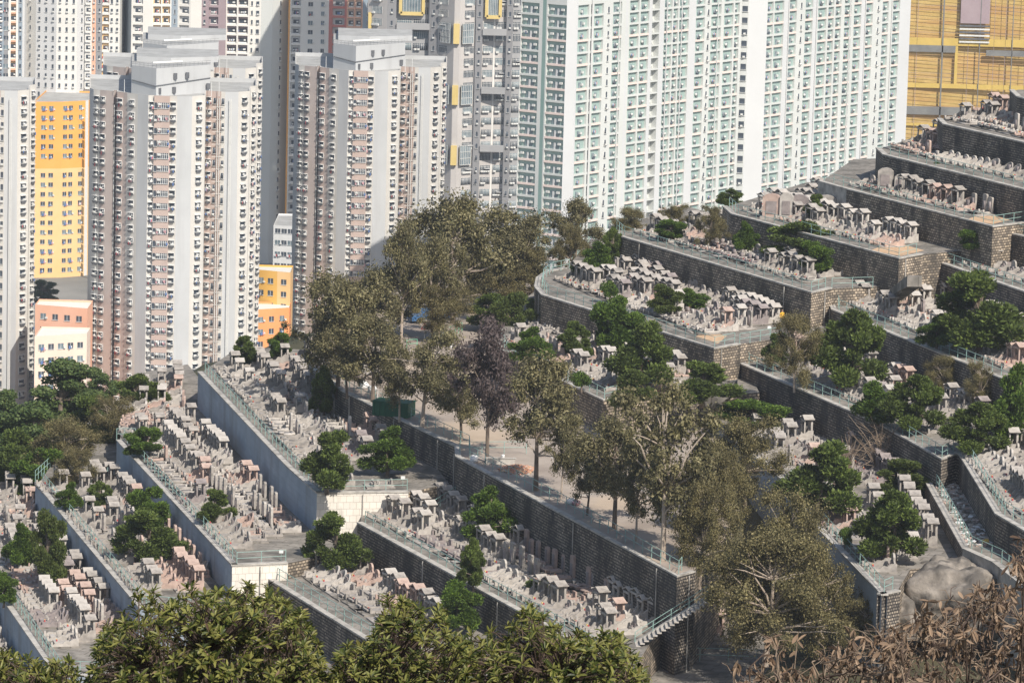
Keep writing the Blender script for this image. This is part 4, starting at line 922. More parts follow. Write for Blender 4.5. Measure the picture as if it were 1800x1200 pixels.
def tree_variant(kind, v):
    if (kind, v) in TV: return TV[(kind, v)]
    rr = random.Random(v*17+len(kind)*3); b = MB(); cl = []
    if kind in ('pine', 'pineY', 'green'):
        th = .38; pts = [(0, 0, 0), (.02*rr.uniform(-1, 1), .02, .15), (rr.uniform(-.05, .05), 0, th), (rr.uniform(-.04, .04), 0, .8)]
        b.path([Vector(p) for p in pts], .032, .012, 'bark', 7)
        for i in range(26):
            a = rr.uniform(0, 6.28); z = .2+.74*(i+.5)/26; rad = (.36*math.sin(min(1, (1.08-z)/.62)*math.pi/2))*rr.uniform(.2, 1.0)
            cl.append((rad*math.cos(a), rad*math.sin(a), z, rr.uniform(.085, .17)*(1.1-z*.35)))
        limbs(b, (0, 0, .3), [c[:3] for c in cl[:8]], .014, 'bark', rr); limbs(b, (0, 0, .5), [c[:3] for c in cl[8:]], .01, 'bark', rr)
        me = leafcloud(cl, 16000, .019, {'pine': 'leaf_pine' if v % 2 else 'leaf_pine_olive', 'pineY': 'leaf_pineY', 'green': 'leaf_green'}[kind], .9 if kind != 'green' else .7, v, 2.4 if kind != 'green' else 1.5, .35, 1 if kind != 'green' else 0)
    elif kind == 'bush':
        b.path([Vector((0, 0, 0)), Vector((0, 0, .5))], .04, .02, 'bark', 6)
        cl = [(rr.uniform(-.25, .25), rr.uniform(-.25, .25), rr.uniform(.35, .75), rr.uniform(.18, .28)) for _ in range(7)]
        limbs(b, (0, 0, .2), [c[:3] for c in cl], .015, 'bark', rr)
        me = leafcloud(cl, 5000, .035, 'leaf_pine', .8, v, 1.4, .5)
    elif kind in ('euc', 'olive', 'dead'):
        lean = rr.uniform(-.05, .05); th = .42; pts = [Vector((0, 0, 0)), Vector((lean*.4, 0, .2)), Vector((lean, 0, th)), Vector((lean*1.6, .02, .7)), Vector((lean*2, 0, .92))]
        bm = 'bark_pale' if kind != 'dead' else 'bark'
        b.path(pts, .026, .006, bm if v % 2 else 'bark', 7)
        lo = .30 if kind == 'euc' else .14 if kind == 'olive' else .25; nC = 46 if kind != 'olive' else 70
        subs = []
        for i in range(9 if kind != 'olive' else 14):
            a = i*2.4+rr.uniform(-.5, .5); z = lo+.1+(.88-lo)*(i+.5)/(9 if kind != 'olive' else 14); q_ = rr.uniform(.1, .42)*math.sin(max(.3, min(1, (1.08-z)/.6))*math.pi/2)
            subs.append((lean*1.5+q_*math.cos(a), q_*math.sin(a), z))
        for i in range(nC):
            sx, sy, sz = subs[i % len(subs)]; k_ = .15 if kind != 'olive' else .14
            cl.append((sx+rr.gauss(0, k_*.75), sy+rr.gauss(0, k_*.75), min(1, max(lo-.05, sz+rr.gauss(0, k_*.5))), rr.uniform(.045, .12)))
        limbs(b, pts[2], [c[:3] for c in cl if c[2] > .45][:14], .012, bm, rr); limbs(b, pts[1]+Vector((0, 0, .08)), [c[:3] for c in cl if c[2] <= .45], .009, bm, rr); limbs(b, pts[3], [c[:3] for c in cl if c[2] > .7], .007, bm, rr)
        me = leafcloud(cl, {'euc': 26000, 'olive': 60000, 'dead': 20000}[kind], {'euc': .0135, 'olive': .0095, 'dead': .013}[kind], {'euc': 'leaf_euc', 'olive': 'leaf_olive', 'dead': 'leaf_dead'}[kind], .85, v, 2.0 if kind != 'dead' else 2.8, .1)
    elif kind == 'bare':
        pts = [Vector((0, 0, 0)), Vector((.02, 0, .3)), Vector((0, 0, .6))]; b.path(pts, .02, .008, 'twig', 6); tw = MB()
        for i in range(46):
            a = rr.uniform(0, 6.28); z = rr.uniform(.3, 1); r_ = rr.uniform(.1, .4); e = Vector((r_*math.cos(a), r_*math.sin(a), z)); s0 = Vector((0, 0, rr.uniform(.15, .6)))
            mid = s0.lerp(e, .5)+Vector((0, 0, .05)); tw.path([s0, mid, e], .006, .002, 'twig', 4)
            for k in range(3): tw.path([mid, mid+Vector((rr.uniform(-.15, .15), rr.uniform(-.15, .15), rr.uniform(0, .18)))], .003, .0015, 'twig', 3)
        me = tw.mesh('crown')
    co = np.empty(len(me.vertices)*3); me.vertices.foreach_get('co', co); co = co.reshape(-1, 3)
    EXT[(kind, v)] = (np.percentile(np.hypot(co[:, 0], co[:, 1]), 93)*2, np.percentile(co[:, 2], 98.5))
    TV[(kind, v)] = (b.mesh('trunk'), me); return TV[(kind, v)]
EXT = {}
TN = {'pine': ('pine_tree', 'tree'), 'pineY': ('pine_tree', 'tree'), 'green': ('leafy_tree', 'tree'), 'bush': ('round_shrub', 'shrub'), 'euc': ('eucalyptus_tree', 'tree'), 'olive': ('olive_green_tree', 'tree'), 'dead': ('withered_tree', 'tree'), 'bare': ('bare_tree', 'tree')}
TRC = [0]
def tree(kind, x, yt, yb, w_, Z, label, bx=None, group=None):
    p = P(bx or x, yb, Z); s = proj(p)[2]; sc = F/s; hgt = (yb-yt)/sc/.99; wid = w_/sc
    v = TRC[0] % 4; TRC[0] += 1; tm, cm = tree_variant(kind, v); nm, cat = TN[kind]
    root = empty(nm, p, R.uniform(0, 6.28), label=label, cat=cat, group=group)
    ex, ez = EXT[(kind, v)]; ws = wid/ex*(.93 if kind in ('euc', 'olive', 'dead') else 1.04); hgt = hgt/ez
    for n_, me in (('trunk', tm), ('crown', cm)):
        o = bpy.data.objects.new(n_, me); COL.objects.link(o); o.parent = root; o.scale = (ws, ws, hgt)
    return root
TL = [
 ('pine', 428, 593, 645, 52, -2.8, 'small pine at the far tip of the uppermost smooth walled terrace'), ('pine', 493, 586, 634, 40, -2.8, 'small dark pine right of the tombstone tip, before the orange low block'),
 ('pine', 575, 762, 870, 98, -2.8, 'bushy double pine overhanging the white tiled end wall'), ('pine', 680, 755, 838, 85, -2.8, 'leaning pine beside the dark stone steps'),
 ('pine', 570, 648, 735, 50, -2.8, 'tall narrow pine in the shade below the car park wall'),
 ('pine', 255, 752, 806, 64, -6.5, 'small pine at the far left tip of the middle terrace'), ('pine', 377, 864, 922, 60, -6.5, 'round pine casting its shadow over the middle smooth wall'),
 ('pine', 120, 850, 900, 42, -9.4, 'left one of two small round pines by the far railing'), ('pine', 175, 848, 898, 48, -9.4, 'right one of two small round pines by the far railing'),
 ('pine', 258, 860, 945, 66, -9.4, 'upper pine of the clump against the middle smooth wall'), ('pine', 262, 898, 992, 108, -9.4, 'lower wide pine of the clump against the middle smooth wall'),
 ('pine', 38, 922, 1000, 56, -12.4, 'dark pine standing left of a lighter feathery one at the left edge'), ('pineY', 84, 905, 1040, 62, -12.4, 'light feathery pine below the left smooth wall'),
 ('pine', 6, 1008, 1068, 46, -12.4, 'dark pine cut by the left edge above the lowest railing'),
 ('pine', 590, 905, 1010, 98, -7.9, 'full pine standing before the white tiled end wall'), ('pine', 858, 862, 955, 92, -4.8, 'pine in front of the long dark stone wall'), ('pine', 832, 950, 1040, 52, -4.8, 'narrow upright pine beside the thin railing'),
 ('pine', 803, 1026, 1118, 74, -7.9, 'pine just above the foreground bush, below the thin railing'), ('pine', 950, 1026, 1112, 96, -7.9, 'spiky pine rising over the bright top of the foreground bush'), ('pine', 1022, 1078, 1130, 72, -7.9, 'low pine close behind the foreground bush'),
 ('pine', 862, 520, 584, 90, 0, 'dark spreading pine behind the withered purple tree'), ('pineY', 900, 520, 622, 76, 0, 'yellowish pine next to the rounded stone wall'), ('pine', 945, 528, 604, 62, 0, 'dark pine leaning on the rounded stone wall'),
 ('pine', 932, 580, 642, 72, 3, 'small pine behind the car park railing'), ('pine', 1005, 568, 634, 66, 3, 'small pine between grey graves near the rounded wall'), ('pine', 1080, 528, 632, 84, 3, 'tall dark pine touching the rounded terrace railing'),
 ('pine', 1125, 572, 690, 106, 3, 'large dark pine in front of the stone wall'), ('pineY', 1112, 652, 722, 70, 3, 'yellow green pine beside the dark wall corner'), ('bush', 984, 638, 662, 28, 3, 'small clipped round shrub, the farther of two'), ('bush', 1022, 655, 690, 32, 3, 'small clipped round shrub, the nearer of two'),
 ('pine', 1235, 642, 716, 116, 3, 'wide low pine below the squared stone corner'), ('pine', 1046, 428, 494, 66, 6.3, 'pine at the far end of the round ended terrace'), ('pine', 1076, 404, 474, 40, 6.3, 'narrow pine touching the long wall behind the rounded terrace'),
 ('bush', 1072, 496, 534, 26, 6.3, 'little shrub between the graves above the rounded wall'), ('pineY', 1166, 502, 556, 54, 6.3, 'loose pale green young pine among the grey graves'), ('pine', 1217, 510, 545, 66, 6.3, 'low dark pine among the grey graves'),
 ('pine', 1284, 334, 368, 46, 9.8, 'round dark tree standing before the white block'), ('pine', 1180, 388, 426, 50, 9.8, 'small pine next to the far railing'), ('olive', 1246, 366, 438, 60, 9.8, 'loose tree with bare lower branches before the white block'), ('pine', 1310, 392, 446, 42, 9.8, 'small irregular pine left of the dark clump'),
 ('pine', 1408, 394, 462, 140, 9.8, 'wide dark green pine clump over the graves'), ('pine', 1432, 428, 486, 64, 9.8, 'lower pine beneath the wide dark clump'), ('pine', 1430, 344, 390, 40, 13, 'small round tree beside the pale plastered wall end'),
 ('pine', 1640, 288, 340, 38, 16.2, 'slim pine next to pale upright tombstones'), ('pine', 1705, 288, 332, 66, 16.2, 'spreading pine below the golden building'), ('pine', 1714, 402, 446, 62, 13, 'round pine at the railing right of the sandy corner'),
 ('pine', 1718, 486, 625, 160, 8, 'largest spreading pine with a domed crown'), ('pine', 1645, 556, 616, 60, 8, 'low bough-like pine at the left foot of the largest pine'), ('pine', 1500, 552, 690, 116, 4.3, 'big dense pine left of the largest one'), ('olive', 1396, 558, 690, 90, 4.3, 'lighter olive tree beside the big dense pine'), ('pine', 1362, 588, 650, 54, 4.3, 'small dark pine at the railing corner'),
 ('pine', 1545, 676, 748, 88, 4.3, 'broad low pine behind the bare tree'), ('pine', 1612, 664, 762, 98, 4.3, 'tall pine in the middle of the shaded cluster'), ('olive', 1656, 628, 700, 64, 4.3, 'dull olive tree under the largest pine'), ('olive', 1722, 640, 730, 60, 4.3, 'brownish loose tree near the right edge'),
 ('pine', 1785, 650, 790, 86, 4.4, 'tall pine cut by the right edge'), ('pine', 1722, 712, 802, 104, 4.4, 'dense pine above the rubble strewn stairs'), ('pine', 1325, 706, 762, 116, .6, 'wide pine behind the olive crowns'),
 ('pine', 1440, 783, 915, 136, .6, 'big dense pine above the curving railing'), ('bush', 1485, 928, 968, 26, .6, 'small upright shrub beside the railing'), ('pine', 1572, 868, 990, 118, .6, 'dense pine left of the boulder'), ('pineY', 1582, 808, 870, 88, .6, 'ragged yellow green pine behind the one left of the boulder'),
 ('euc', 592, 485, 700, 177, -1, 'broad eucalyptus overlapping the grey and pink tower'), ('euc', 705, 402, 608, 118, 0, 'tallest slender eucalyptus with a forked pale trunk'), ('euc', 795, 357, 585, 177, -1, 'large eucalyptus in front of the industrial block'),
 ('euc', 885, 368, 545, 177, -1, 'wide eucalyptus between the industrial block and the white block'), ('euc', 760, 420, 598, 106, 0, 'slim eucalyptus with a straight pale trunk by the bright green rail'), ('euc', 1012, 354, 470, 106, 4, 'thin eucalyptus crown against the white block corner'),
 ('euc', 655, 560, 708, 139, 0, 'eucalyptus shading the dumpster'), ('euc', 742, 588, 752, 153, 0, 'eucalyptus with a dark forked trunk on the car park'), ('euc', 811, 660, 776, 113, 0, 'low crowned tree right of the dark forked trunk'),
 ('dead', 856, 572, 812, 153, 0, 'withered purple brown tree in the car park'), ('euc', 942, 636, 862, 165, 0, 'eucalyptus by the brick rubble heap'), ('euc', 986, 735, 880, 82, 0, 'thin crooked eucalyptus next to the rubble heap'), ('euc', 1032, 795, 905, 87, 0, 'small eucalyptus with a leaning trunk'),
 ('euc', 1118, 800, 952, 100, 0, 'round eucalyptus between the leaning and the tall broad ones'), ('euc', 1080, 745, 930, 165, 0, 'dark trunked eucalyptus near the end of the car park'), ('euc', 1165, 695, 985, 212, 0, 'tall broad eucalyptus at the near end of the car park'), ('olive', 1310, 735, 900, 150, 0, 'rounded brownish tree between pines and the huge olive tree'),
 ('olive', 1230, 850, 1035, 130, -2, 'olive tree over the top of the slanting steps'), ('olive', 1370, 870, 1100, 190, -4, 'huge feathery olive tree in front of the smooth wall'), ('olive', 1345, 940, 1170, 230, -6, 'nearest huge olive tree above the dead shrub'), ('olive', 1440, 980, 1160, 150, -6, 'low feathery olive tree below the smooth blue-grey wall'), ('olive', 1250, 790, 960, 130, -1, 'olive tree joining the car park row to the huge ones'), ('olive', 1515, 1056, 1150, 120, -5, 'small olive tree under the end of the smooth wall'),
 ('euc', 560, 520, 700, 129, -2, 'eucalyptus at the left edge of the tall tree group'), ('euc', 690, 470, 610, 129, -1, 'thick eucalyptus crown behind the tallest slender one'), ('olive', 770, 500, 600, 110, 0, 'low shaded tree above the blue car'), ('euc', 920, 400, 540, 129, 0, 'eucalyptus nearest the rounded wall'), ('euc', 702, 605, 742, 84, 0, 'eucalyptus directly in front of the dumpster'), ('euc', 610, 590, 700, 106, 0, 'low eucalyptus above the parked van'),
 ('euc', 1230, 905, 1120, 120, -7.9, 'eucalyptus beside the upper end of the slanting steps'),
 ('olive', 1552, 1046, 1135, 96, -5, 'small olive tree against the corner of the smooth wall'),
 ('olive', 1110, 368, 430, 84, 8, 'sparse greenish tree beyond the far railing'), ('olive', 1180, 362, 420, 70, 8.5, 'second sparse tree beyond the far railing'), ('olive', 1000, 400, 500, 70, 3, 'sparse tree behind the rounded terrace'),
 ('olive', 850, 465, 560, 130, -1, 'thin brown undergrowth tree behind the pines'), ('olive', 935, 440, 540, 100, 0, 'shaded tree left of the rounded wall'), ('olive', 640, 500, 620, 90, -2, 'darker eucalyptus behind the broad one'),
 ('bare', 1545, 735, 852, 90, -.5, 'bare grey tree before the dark stone wall'), ('bare', 1490, 770, 850, 60, .6, 'thin leafless tree behind the big dense pine'),
 ('green', 108, 634, 780, 150, -13, 'broad light green tree before the low pink blocks'), ('green', 172, 648, 745, 62, -13, 'slender pale green tree in front of the grey tower foot'), ('green', 60, 712, 850, 150, -14, 'mid green tree behind the left cemetery end'),
 ('pine', 22, 760, 880, 110, -14, 'dark tree at the left edge'), ('olive', 120, 740, 860, 130, -12, 'brown green tree over the far left railing'), ('pine', 165, 700, 800, 90, -11, 'dark tree beside the tan panel'), ('olive', 205, 700, 790, 90, -10, 'olive tree beside the pine at the far graves'),
 ('pine', 242, 662, 735, 84, -8, 'dark pine at the top of the far graves'), ('pine', 75, 790, 880, 100, -13, 'dark low tree left of the far railing'), ('olive', 135, 790, 870, 80, -10, 'grey green tree above the two round pines'), ('green', 5, 690, 830, 110, -14, 'green tree cut by the left edge'),
 ('green', 78, 494, 534, 46, -92, 'dark green tree between the orange slab block and the low houses'), ('green', 52, 506, 540, 44, -92, 'dark tree beside the left tower and low salmon block'), ('green', 130, 655, 790, 90, -14, 'shaded green tree behind the tan panel'),
]
for i, t in enumerate(TL):
    x = t
    tree(*t)
# ------------------------------------------------------------------ car park and other small things
def thing(name, label, cat, px, py, Z, rz=0): return empty(name, P(px, py, Z), rz, label=label, cat=cat)
# van seen through the leaves
t = thing('parked_van', 'pale beige van parked nose forward behind the dumpster', 'van', 633, 662, 0, math.radians(-12))
b = MB(); b.smooth = False
prof = [(-2.1, .35), (-2.1, .95), (-1.5, 1.05), (-1.0, 1.8), (2.1, 1.85), (2.15, .35)]
b.extr(prof, 1, -.85, .85, 'granite_pale')
M = Matrix.Rotation(math.radians(90), 4, 'Z')
for k in range(len(b.v)): b.v[k] = tuple(M @ Vector(b.v[k]))
b.build('body', t)
b = MB(); b.quad([(-.72, -1.49, 1.1), (.72, -1.49, 1.1), (.64, -1.07, 1.7), (-.64, -1.07, 1.7)], 'glass'); b.build('windscreen', t)
b = MB(); b.box((0, -2.13, .6), (1.1, .06, .28), 'glass'); b.build('grille', t); b = MB(); b.box((0, -2.15, .36), (1.75, .12, .16), 'mauve'); b.build('bumper', t)
for s_ in (-1, 1):
    b = MB(); b.box((s_*.68, -2.12, .72), (.28, .08, .18), 'white'); b.build('headlight', t)
    for yy in (-1.35, 1.3): b = MB(); b.tube((s_*.86, yy, .33), (s_*.66, yy, .33), .33, .33, 'rubber', 12); b.build('wheel', t)
# blue pick-up under trees
t = thing('parked_car', 'shiny blue car in the shade behind the triangular road sign', 'car', 752, 566, 0, math.radians(25))
b = MB(); b.extr([(-2.2, .3), (-2.25, .8), (-1.2, .95), (-.6, 1.42), (1.0, 1.45), (1.7, .95), (2.2, .88), (2.2, .3)], 1, -.85, .85, 'blue_paint'); b.build('body', t)
b = MB(); b.extr([(-1.1, .96), (-.58, 1.36), (.95, 1.38), (1.5, .96)], 1, -.87, .87, 'glass'); b.build('window', t)
for s_ in (-1, 1):
    for xx in (-1.4, 1.35): b = MB(); b.tube((xx, s_*.88, .32), (xx, s_*.68, .32), .32, .32, 'rubber', 12); b.build('wheel', t)
# road sign
t = thing('road_sign', 'red bordered triangular warning sign on a grey pole', 'road sign', 746, 598, 0)
b = MB(); b.tube((0, 0, 0), (0, 0, 1.5), .04, .04, 'ac', 6); b.build('pole', t)
b = MB(); b.extr([(-.42, 1.15), (.42, 1.15), (0, 1.88)], 1, -.06, -.04, 'sign_red'); b.extr([(-.3, 1.22), (.3, 1.22), (0, 1.75)], 1, -.075, -.062, 'white')
b.path([Vector((-.06, -.085, 1.26)), Vector((-.06, -.085, 1.42)), Vector((.05, -.085, 1.52))], .03, .03, 'rubber', 4); b.build('sign_plate', t)
# dumpster
t = thing('dumpster', 'green metal rubbish container standing in the tree shade', 'dumpster', 692, 731, 0, math.radians(-20))
b = MB()
for (c_, d_) in (((0, -.95, .75), (3.6, .08, 1.3)), ((0, .95, .75), (3.6, .08, 1.3)), ((-1.78, 0, .75), (.08, 1.82, 1.3)), ((1.78, 0, .75), (.08, 1.82, 1.3)), ((0, 0, .13), (3.48, 1.8, .1))): b.box(c_, d_, 'dump_green')
for i in range(7): b.box((-1.6+i*.53, -1.02, .75), (.08, .06, 1.3), 'dump_green')
b.build('body', t); b = MB(); b.box((0, 0, 1.46), (3.8, 2.1, .08), 'dump_green'); b.build('rim', t)
for s_ in (-1, 1): b = MB(); b.box((s_*1.4, -.2, .05), (.3, 1.2, .1), 'rubber'); b.build('skid', t)
# bollards, posts
for (x, y, lab) in ((794, 611, 'white concrete bollard beside the bright green rail'), (675, 724, 'white bollard against the car park railing'), (884, 812, 'white block post beside the brick rubble heap')):
    t = thing('bollard', lab, 'bollard', x, y, 0); b = MB(); b.tube((0, 0, 0), (0, 0, .62), .16, .15, 'white', 10); b.build('post', t); b = MB(); b.tube((0, 0, .62), (0, 0, .7), .17, .12, 'white', 10); b.build('cap', t)
t = thing('utility_post', 'pale concrete post by the dumpster', 'post', 663, 716, 0); b = MB(); b.tube((0, 0, 0), (0, 0, 1.7), .09, .08, 'granite_pale', 8); b.build('shaft', t); b = MB(); b.box((0, 0, 1.75), (.25, .25, .08), 'granite_pale'); b.build('cap', t)
railing([P(775, 595, 0), P(800, 588, 0), P(812, 583, 0)], 'bright green rail between the pale trunk and the withered tree', 1.0, 'rail_bright', 1.0, None)
railing([P(715, 612, 0), P(733, 611, 0)], 'short bright green rail left of the triangular road sign', .9, 'rail_bright', .9, None)
railing([P(808, 797, .05), P(925, 797, .05)], 'straight pale green rail crossing behind two tree trunks', 1.1, 'rail_green', 2.0, None)
# low concrete wall and slab
t = thing('low_wall', 'low pale concrete wall behind the brick rubble', 'wall', 880, 815, 0); b = MB(); b.box((0, 0, .25), (2.6, .25, .5), 'coping'); b.build('wall_face', t); b = MB(); b.box((0, 0, .54), (2.8, .35, .07), 'coping'); b.build('cap', t)
# rubble heap: brick pieces
m = MB(); rr = random.Random(5)
for i in range(420):
    a = rr.uniform(0, 6.28); r_ = rr.random()**.5; x = r_*1.7*math.cos(a); y = r_*2.2*math.sin(a); z = (1-r_)*.45+.04
    Mx = Matrix.Translation((x, y, z)) @ Matrix.Rotation(rr.uniform(0, 6), 4, 'Z') @ Matrix.Rotation(rr.uniform(-.6, .6), 4, 'X')
    m.box((0, 0, 0), (rr.uniform(.1, .3), rr.uniform(.08, .2), rr.uniform(.05, .12)), rr.choice(['brick_red', 'brick_red', 'dirt', 'coping']), Mx)
m.build('rubble', loc=P(910, 826, 0), label='heap of broken red bricks on the car park', cat='rubble heap', kind='stuff')
# parking lines
for (a, c) in (((960, 800), (1180, 880)), ((1020, 870), (1120, 860))):
    A = P(*a, .008); C_ = P(*c, .008); d = (C_-A).normalized(); n = Vector((-d.y, d.x, 0))*.05; b = MB(); b.quad([A-n, C_-n, C_+n, A+n], 'line_white'); b.build('road_line', kind='structure')
# rubbish bags
for (x, y, c_, lab, s_) in ((1004, 886, 'cloth_white', 'white sack against the car park railing', .35), (1013, 888, 'cloth_pink', 'pinkish sack beside the white one', .33), (833, 812, 'cloth_white', 'white plastic bag at the kink of the long railing', .4), (640, 683, 'cloth_white', 'crumpled white sheet in front of the van', .5), (655, 690, 'w_panel', 'pale grey sheet bundle near the van', .45)):
    b = MB(); b.smooth = True; rr = random.Random(x); n1, n2 = 10, 6
    for j in range(n2+1):
        for i in range(n1):
            ph = math.pi*j/n2; th_ = 2*math.pi*i/n1; q = s_*(1+rr.uniform(-.22, .22)); b.v.append((q*math.sin(ph)*math.cos(th_), q*math.sin(ph)*math.sin(th_), max(0, .7*s_+q*math.cos(ph)*.9)))
    for j in range(n2):
        for i in range(n1): b.f.append((j*n1+i, j*n1+(i+1) % n1, (j+1)*n1+(i+1) % n1, (j+1)*n1+i)); b.m.append(b.mi(c_)); b.uv.append(None)
    b.build('rubbish_sack', loc=P(x, y, 0), label=lab, cat='sack')
# stone steps between white tiled wall and the dark wall
def steps(name, label, a, c, Z0, Z1, w_, m='coping', rail=False):
    A = P(*a, Z0); C_ = P(*c, Z1); d2 = Vector((C_.x-A.x, C_.y-A.y)); L_ = d2.length; ang = math.atan2(d2.y, d2.x); n = max(4, int(abs(Z1-Z0)/.17)); b = MB()
    for i in range(n):
        h = (Z1-Z0)*(i+1)/n; b.box((L_*(i+.5)/n, 0, h-.5), (L_/n+.02, w_, 1.0), m)
    root = empty(name, A, ang, label=label, cat='steps'); b.build('step_flight', root)
    b = MB()
    for s_ in (-1, 1): b.extr([(0, -.6), (0, .12), (L_, Z1-Z0+.12), (L_, Z1-Z0-1)], 1, s_*w_/2+(-.12 if s_ < 0 else 0), s_*w_/2+(.12 if s_ > 0 else 0), m)
    b.build('side_curb', root); return root
steps('stone_steps', 'dark stone steps descending beside the white tiled end wall', (745, 912), (738, 838), -4.8, -2.8, 2.2, 'paving')
steps('stone_steps', 'steps climbing right behind the squared stone corner', (1575, 512), (1608, 486), 9.8, 13, 1.2, 'paving')
steps('stone_steps', 'short steps beside the two big pines', (1438, 590), (1452, 576), 6.3, 8, 1.2, 'paving')
steps('stone_steps', 'short flight of steps below the wide low pine', (1250, 700), (1285, 668), 3, 4.3, 1.2, 'paving')
# slanting flight under the big olive tree: sloping beam with open steps
A = P(1116, 1128, -4.75); C_ = P(1243, 1048, -1.0)
root = empty('slanting_steps', A, label='slanting concrete stair flight with open steps under the olive trees', cat='steps')
v = C_-A; b = MB(); dn = Vector((v.x, v.y, 0)).normalized(); sd_ = Vector((dn.y, -dn.x, 0))
b.quad([A-A, v, v+sd_*-.45, sd_*-.45], 'coping'); b.quad([Vector((0, 0, -.3)), v+Vector((0, 0, -.3)), v, Vector((0, 0, 0))], 'coping'); b.quad([sd_*-.45, v+sd_*-.45, v+sd_*-.45+Vector((0, 0, -.3)), sd_*-.45+Vector((0, 0, -.3))], 'coping'); b.build('stringer', root)
n = 17
for i in range(n):
    p = v*((i+.5)/n); b = MB(); b.box((0, 0, 0), (.36, 1.3, .1), 'granite_pale', Matrix.Translation(p+sd_*.67+Vector((0, 0, -.16))) @ Matrix.Rotation(math.atan2(dn.y, dn.x), 4, 'Z')); b.build('tread', root)
railing([A+Vector((0, 0, .02)), C_+Vector((0, 0, .02))], 'thin rail along the slanting stair flight', .8, 'rail_green', 1.5, None)
# tan panel in the trees
t = thing('tan_wall', 'tan painted wall corner among the dark trees on the left', 'wall', 120, 775, -12); b = MB(); b.box((.7, 0, .8), (1.4, .2, 2.0), 'pale_pink'); b.box((1.9, 1.1, .8), (.2, 2.6, 2.0), 'granite_pale'); b.build('wall_face', t); b = MB(); b.box((1.2, .8, 1.84), (2.4, 2.2, .06), 'coping'); b.build('cap', t)
# boulder
b = MB(); b.smooth = True; rr = random.Random(3); n1, n2 = 72, 40
from mathutils import noise as NZ
for j in range(n2+1):
    for i in range(n1):
        ph = math.pi*.72*j/n2; th_ = 2*math.pi*i/n1; d = Vector((math.sin(ph)*math.cos(th_), math.sin(ph)*math.sin(th_), math.cos(ph)))
        q = 1+.30*NZ.noise(d*1.5+Vector((3, 1, 2)))+.14*NZ.noise(d*3.3)-.10*max(0, .35-abs(NZ.noise(d*2.2+Vector((7, 0, 0)))*3))+.05*NZ.noise(d*9); b.v.append((d.x*4.2*q, d.y*5.2*q, d.z*4.0*q))
for j in range(n2):
    for i in range(n1): b.f.append((j*n1+i, (j+1)*n1+i, (j+1)*n1+(i+1) % n1, j*n1+(i+1) % n1)); b.m.append(b.mi('rock')); b.uv.append(None)
b.build('boulder', loc=P(1688, 1062, -1.9), label='huge rounded brown grey boulder below the pale ledge', cat='boulder')
b2 = MB(); b2.smooth = True
for j in range(n2+1):
    for i in range(n1):
        ph = math.pi*.72*j/n2; th_ = 2*math.pi*i/n1; d = Vector((math.sin(ph)*math.cos(th_), math.sin(ph)*math.sin(th_), math.cos(ph)))
        q = 1+.3*NZ.noise(d*1.6+Vector((9, 4, 1)))+.1*NZ.noise(d*5); b2.v.append((d.x*1.9*q, d.y*2.6*q, d.z*2.0*q))
b2.f = list(b.f); b2.m = [b2.mi('rock')]*len(b.f); b2.uv = [None]*len(b.f)
b2.build('boulder', loc=P(1582, 1085, -2.6), label='smaller boulder at the left foot of the huge one', cat='boulder')
# rubble on the stairs corridor
m = MB(); rr = random.Random(9)
for i in range(420):
    t_ = rr.random(); p = P(1655, 835, 1.8).lerp(P(1715, 960, 1.8), t_)+Vector((rr.uniform(-.9, 1.3), 0, .06))
    Mx = Matrix.Translation(p) @ Matrix.Rotation(rr.uniform(0, 6), 4, 'Z') @ Matrix.Rotation(rr.uniform(-.4, .4), 4, 'X'); m.box((0, 0, 0), (rr.uniform(.15, .55), rr.uniform(.1, .4), rr.uniform(.05, .16)), rr.choice(['coping', 'granite_pale', 'paving', 'granite_pink', 'cloth_white']), Mx)
m.build('debris', label='broken slabs and litter scattered down the steep stairs', cat='debris', kind='stuff')
t = thing('yellow_bag', 'bright yellow bag at the bend of the ledge railing', 'bag', 1732, 955, 1.8); b = MB(); b.box((0, 0, .14), (.55, .4, .28), 'net_yellow'); b.box((.1, 0, .32), (.3, .3, .14), 'net_yellow'); b.build('bag_body', t)
# signs on railings
for (x, y, Z, lab) in ((1352, 590, 6.3, 'white notice on the railing at the end of the round ended terrace'), (1527, 497, 9.8, 'white notice on the railing near the squared stone corner'), (494, 985, -6.5, 'white notice above the short tiled wall'), (708, 855, -2.8, 'white notice on the railing above the white tiled wall'), (1682, 424, 13, 'white notice right of the sandy corner')):
    t = thing('notice_board', lab, 'sign', x, y, Z); b = MB(); b.box((0, 0, .82), (.36, .03, .3), 'white'); b.build('plate', t); b = MB(); b.tube((0, .04, 0), (0, .04, .9), .02, .02, 'rail_green', 5); b.build('pole', t)
railing([P(1300, 606, 6.3), P(1372, 594, 6.3)], 'railing with a white notice across the end of the round ended terrace', 1.1, 'rail_green', 1.8, None)
railing([P(1462, 508, 9.8), P(1534, 506, 9.8)], 'railing with a white notice across the squared terrace end', 1.1, 'rail_green', 1.8, None)
railing([P(205, 772, -6.5), P(238, 772, -6.5)], 'short rail at the far left tip of the middle terrace', 1.1, 'rail_green', 1.5, None)
railing([P(62, 846, -9.4), P(88, 822, -9.4)], 'sloping rail at the dark trees on the left', 1.1, 'rail_green', 1.5, None)
railing([P(160, 858, -9.4), P(196, 832, -9.4)], 'slanting rail behind the right round pine', 1.1, 'rail_green', 1.5, None)
railing([P(760, 900, -4.6), P(800, 874, -3.6)], 'green handrail at the foot of the dark stone steps', 1.0, 'rail_green', 1.2, None)
railing([P(1120, 694, 3), P(1175, 690, 3)], 'short rail between the yellow green pine and the wide low pine', 1.1, 'rail_green', 1.5, None)
railing([P(1180, 1160, -7.9), P(1330, 1165, -7.9)], 'rail in the dark under the slanting steps', 1.1, 'rail_green', 2, None)
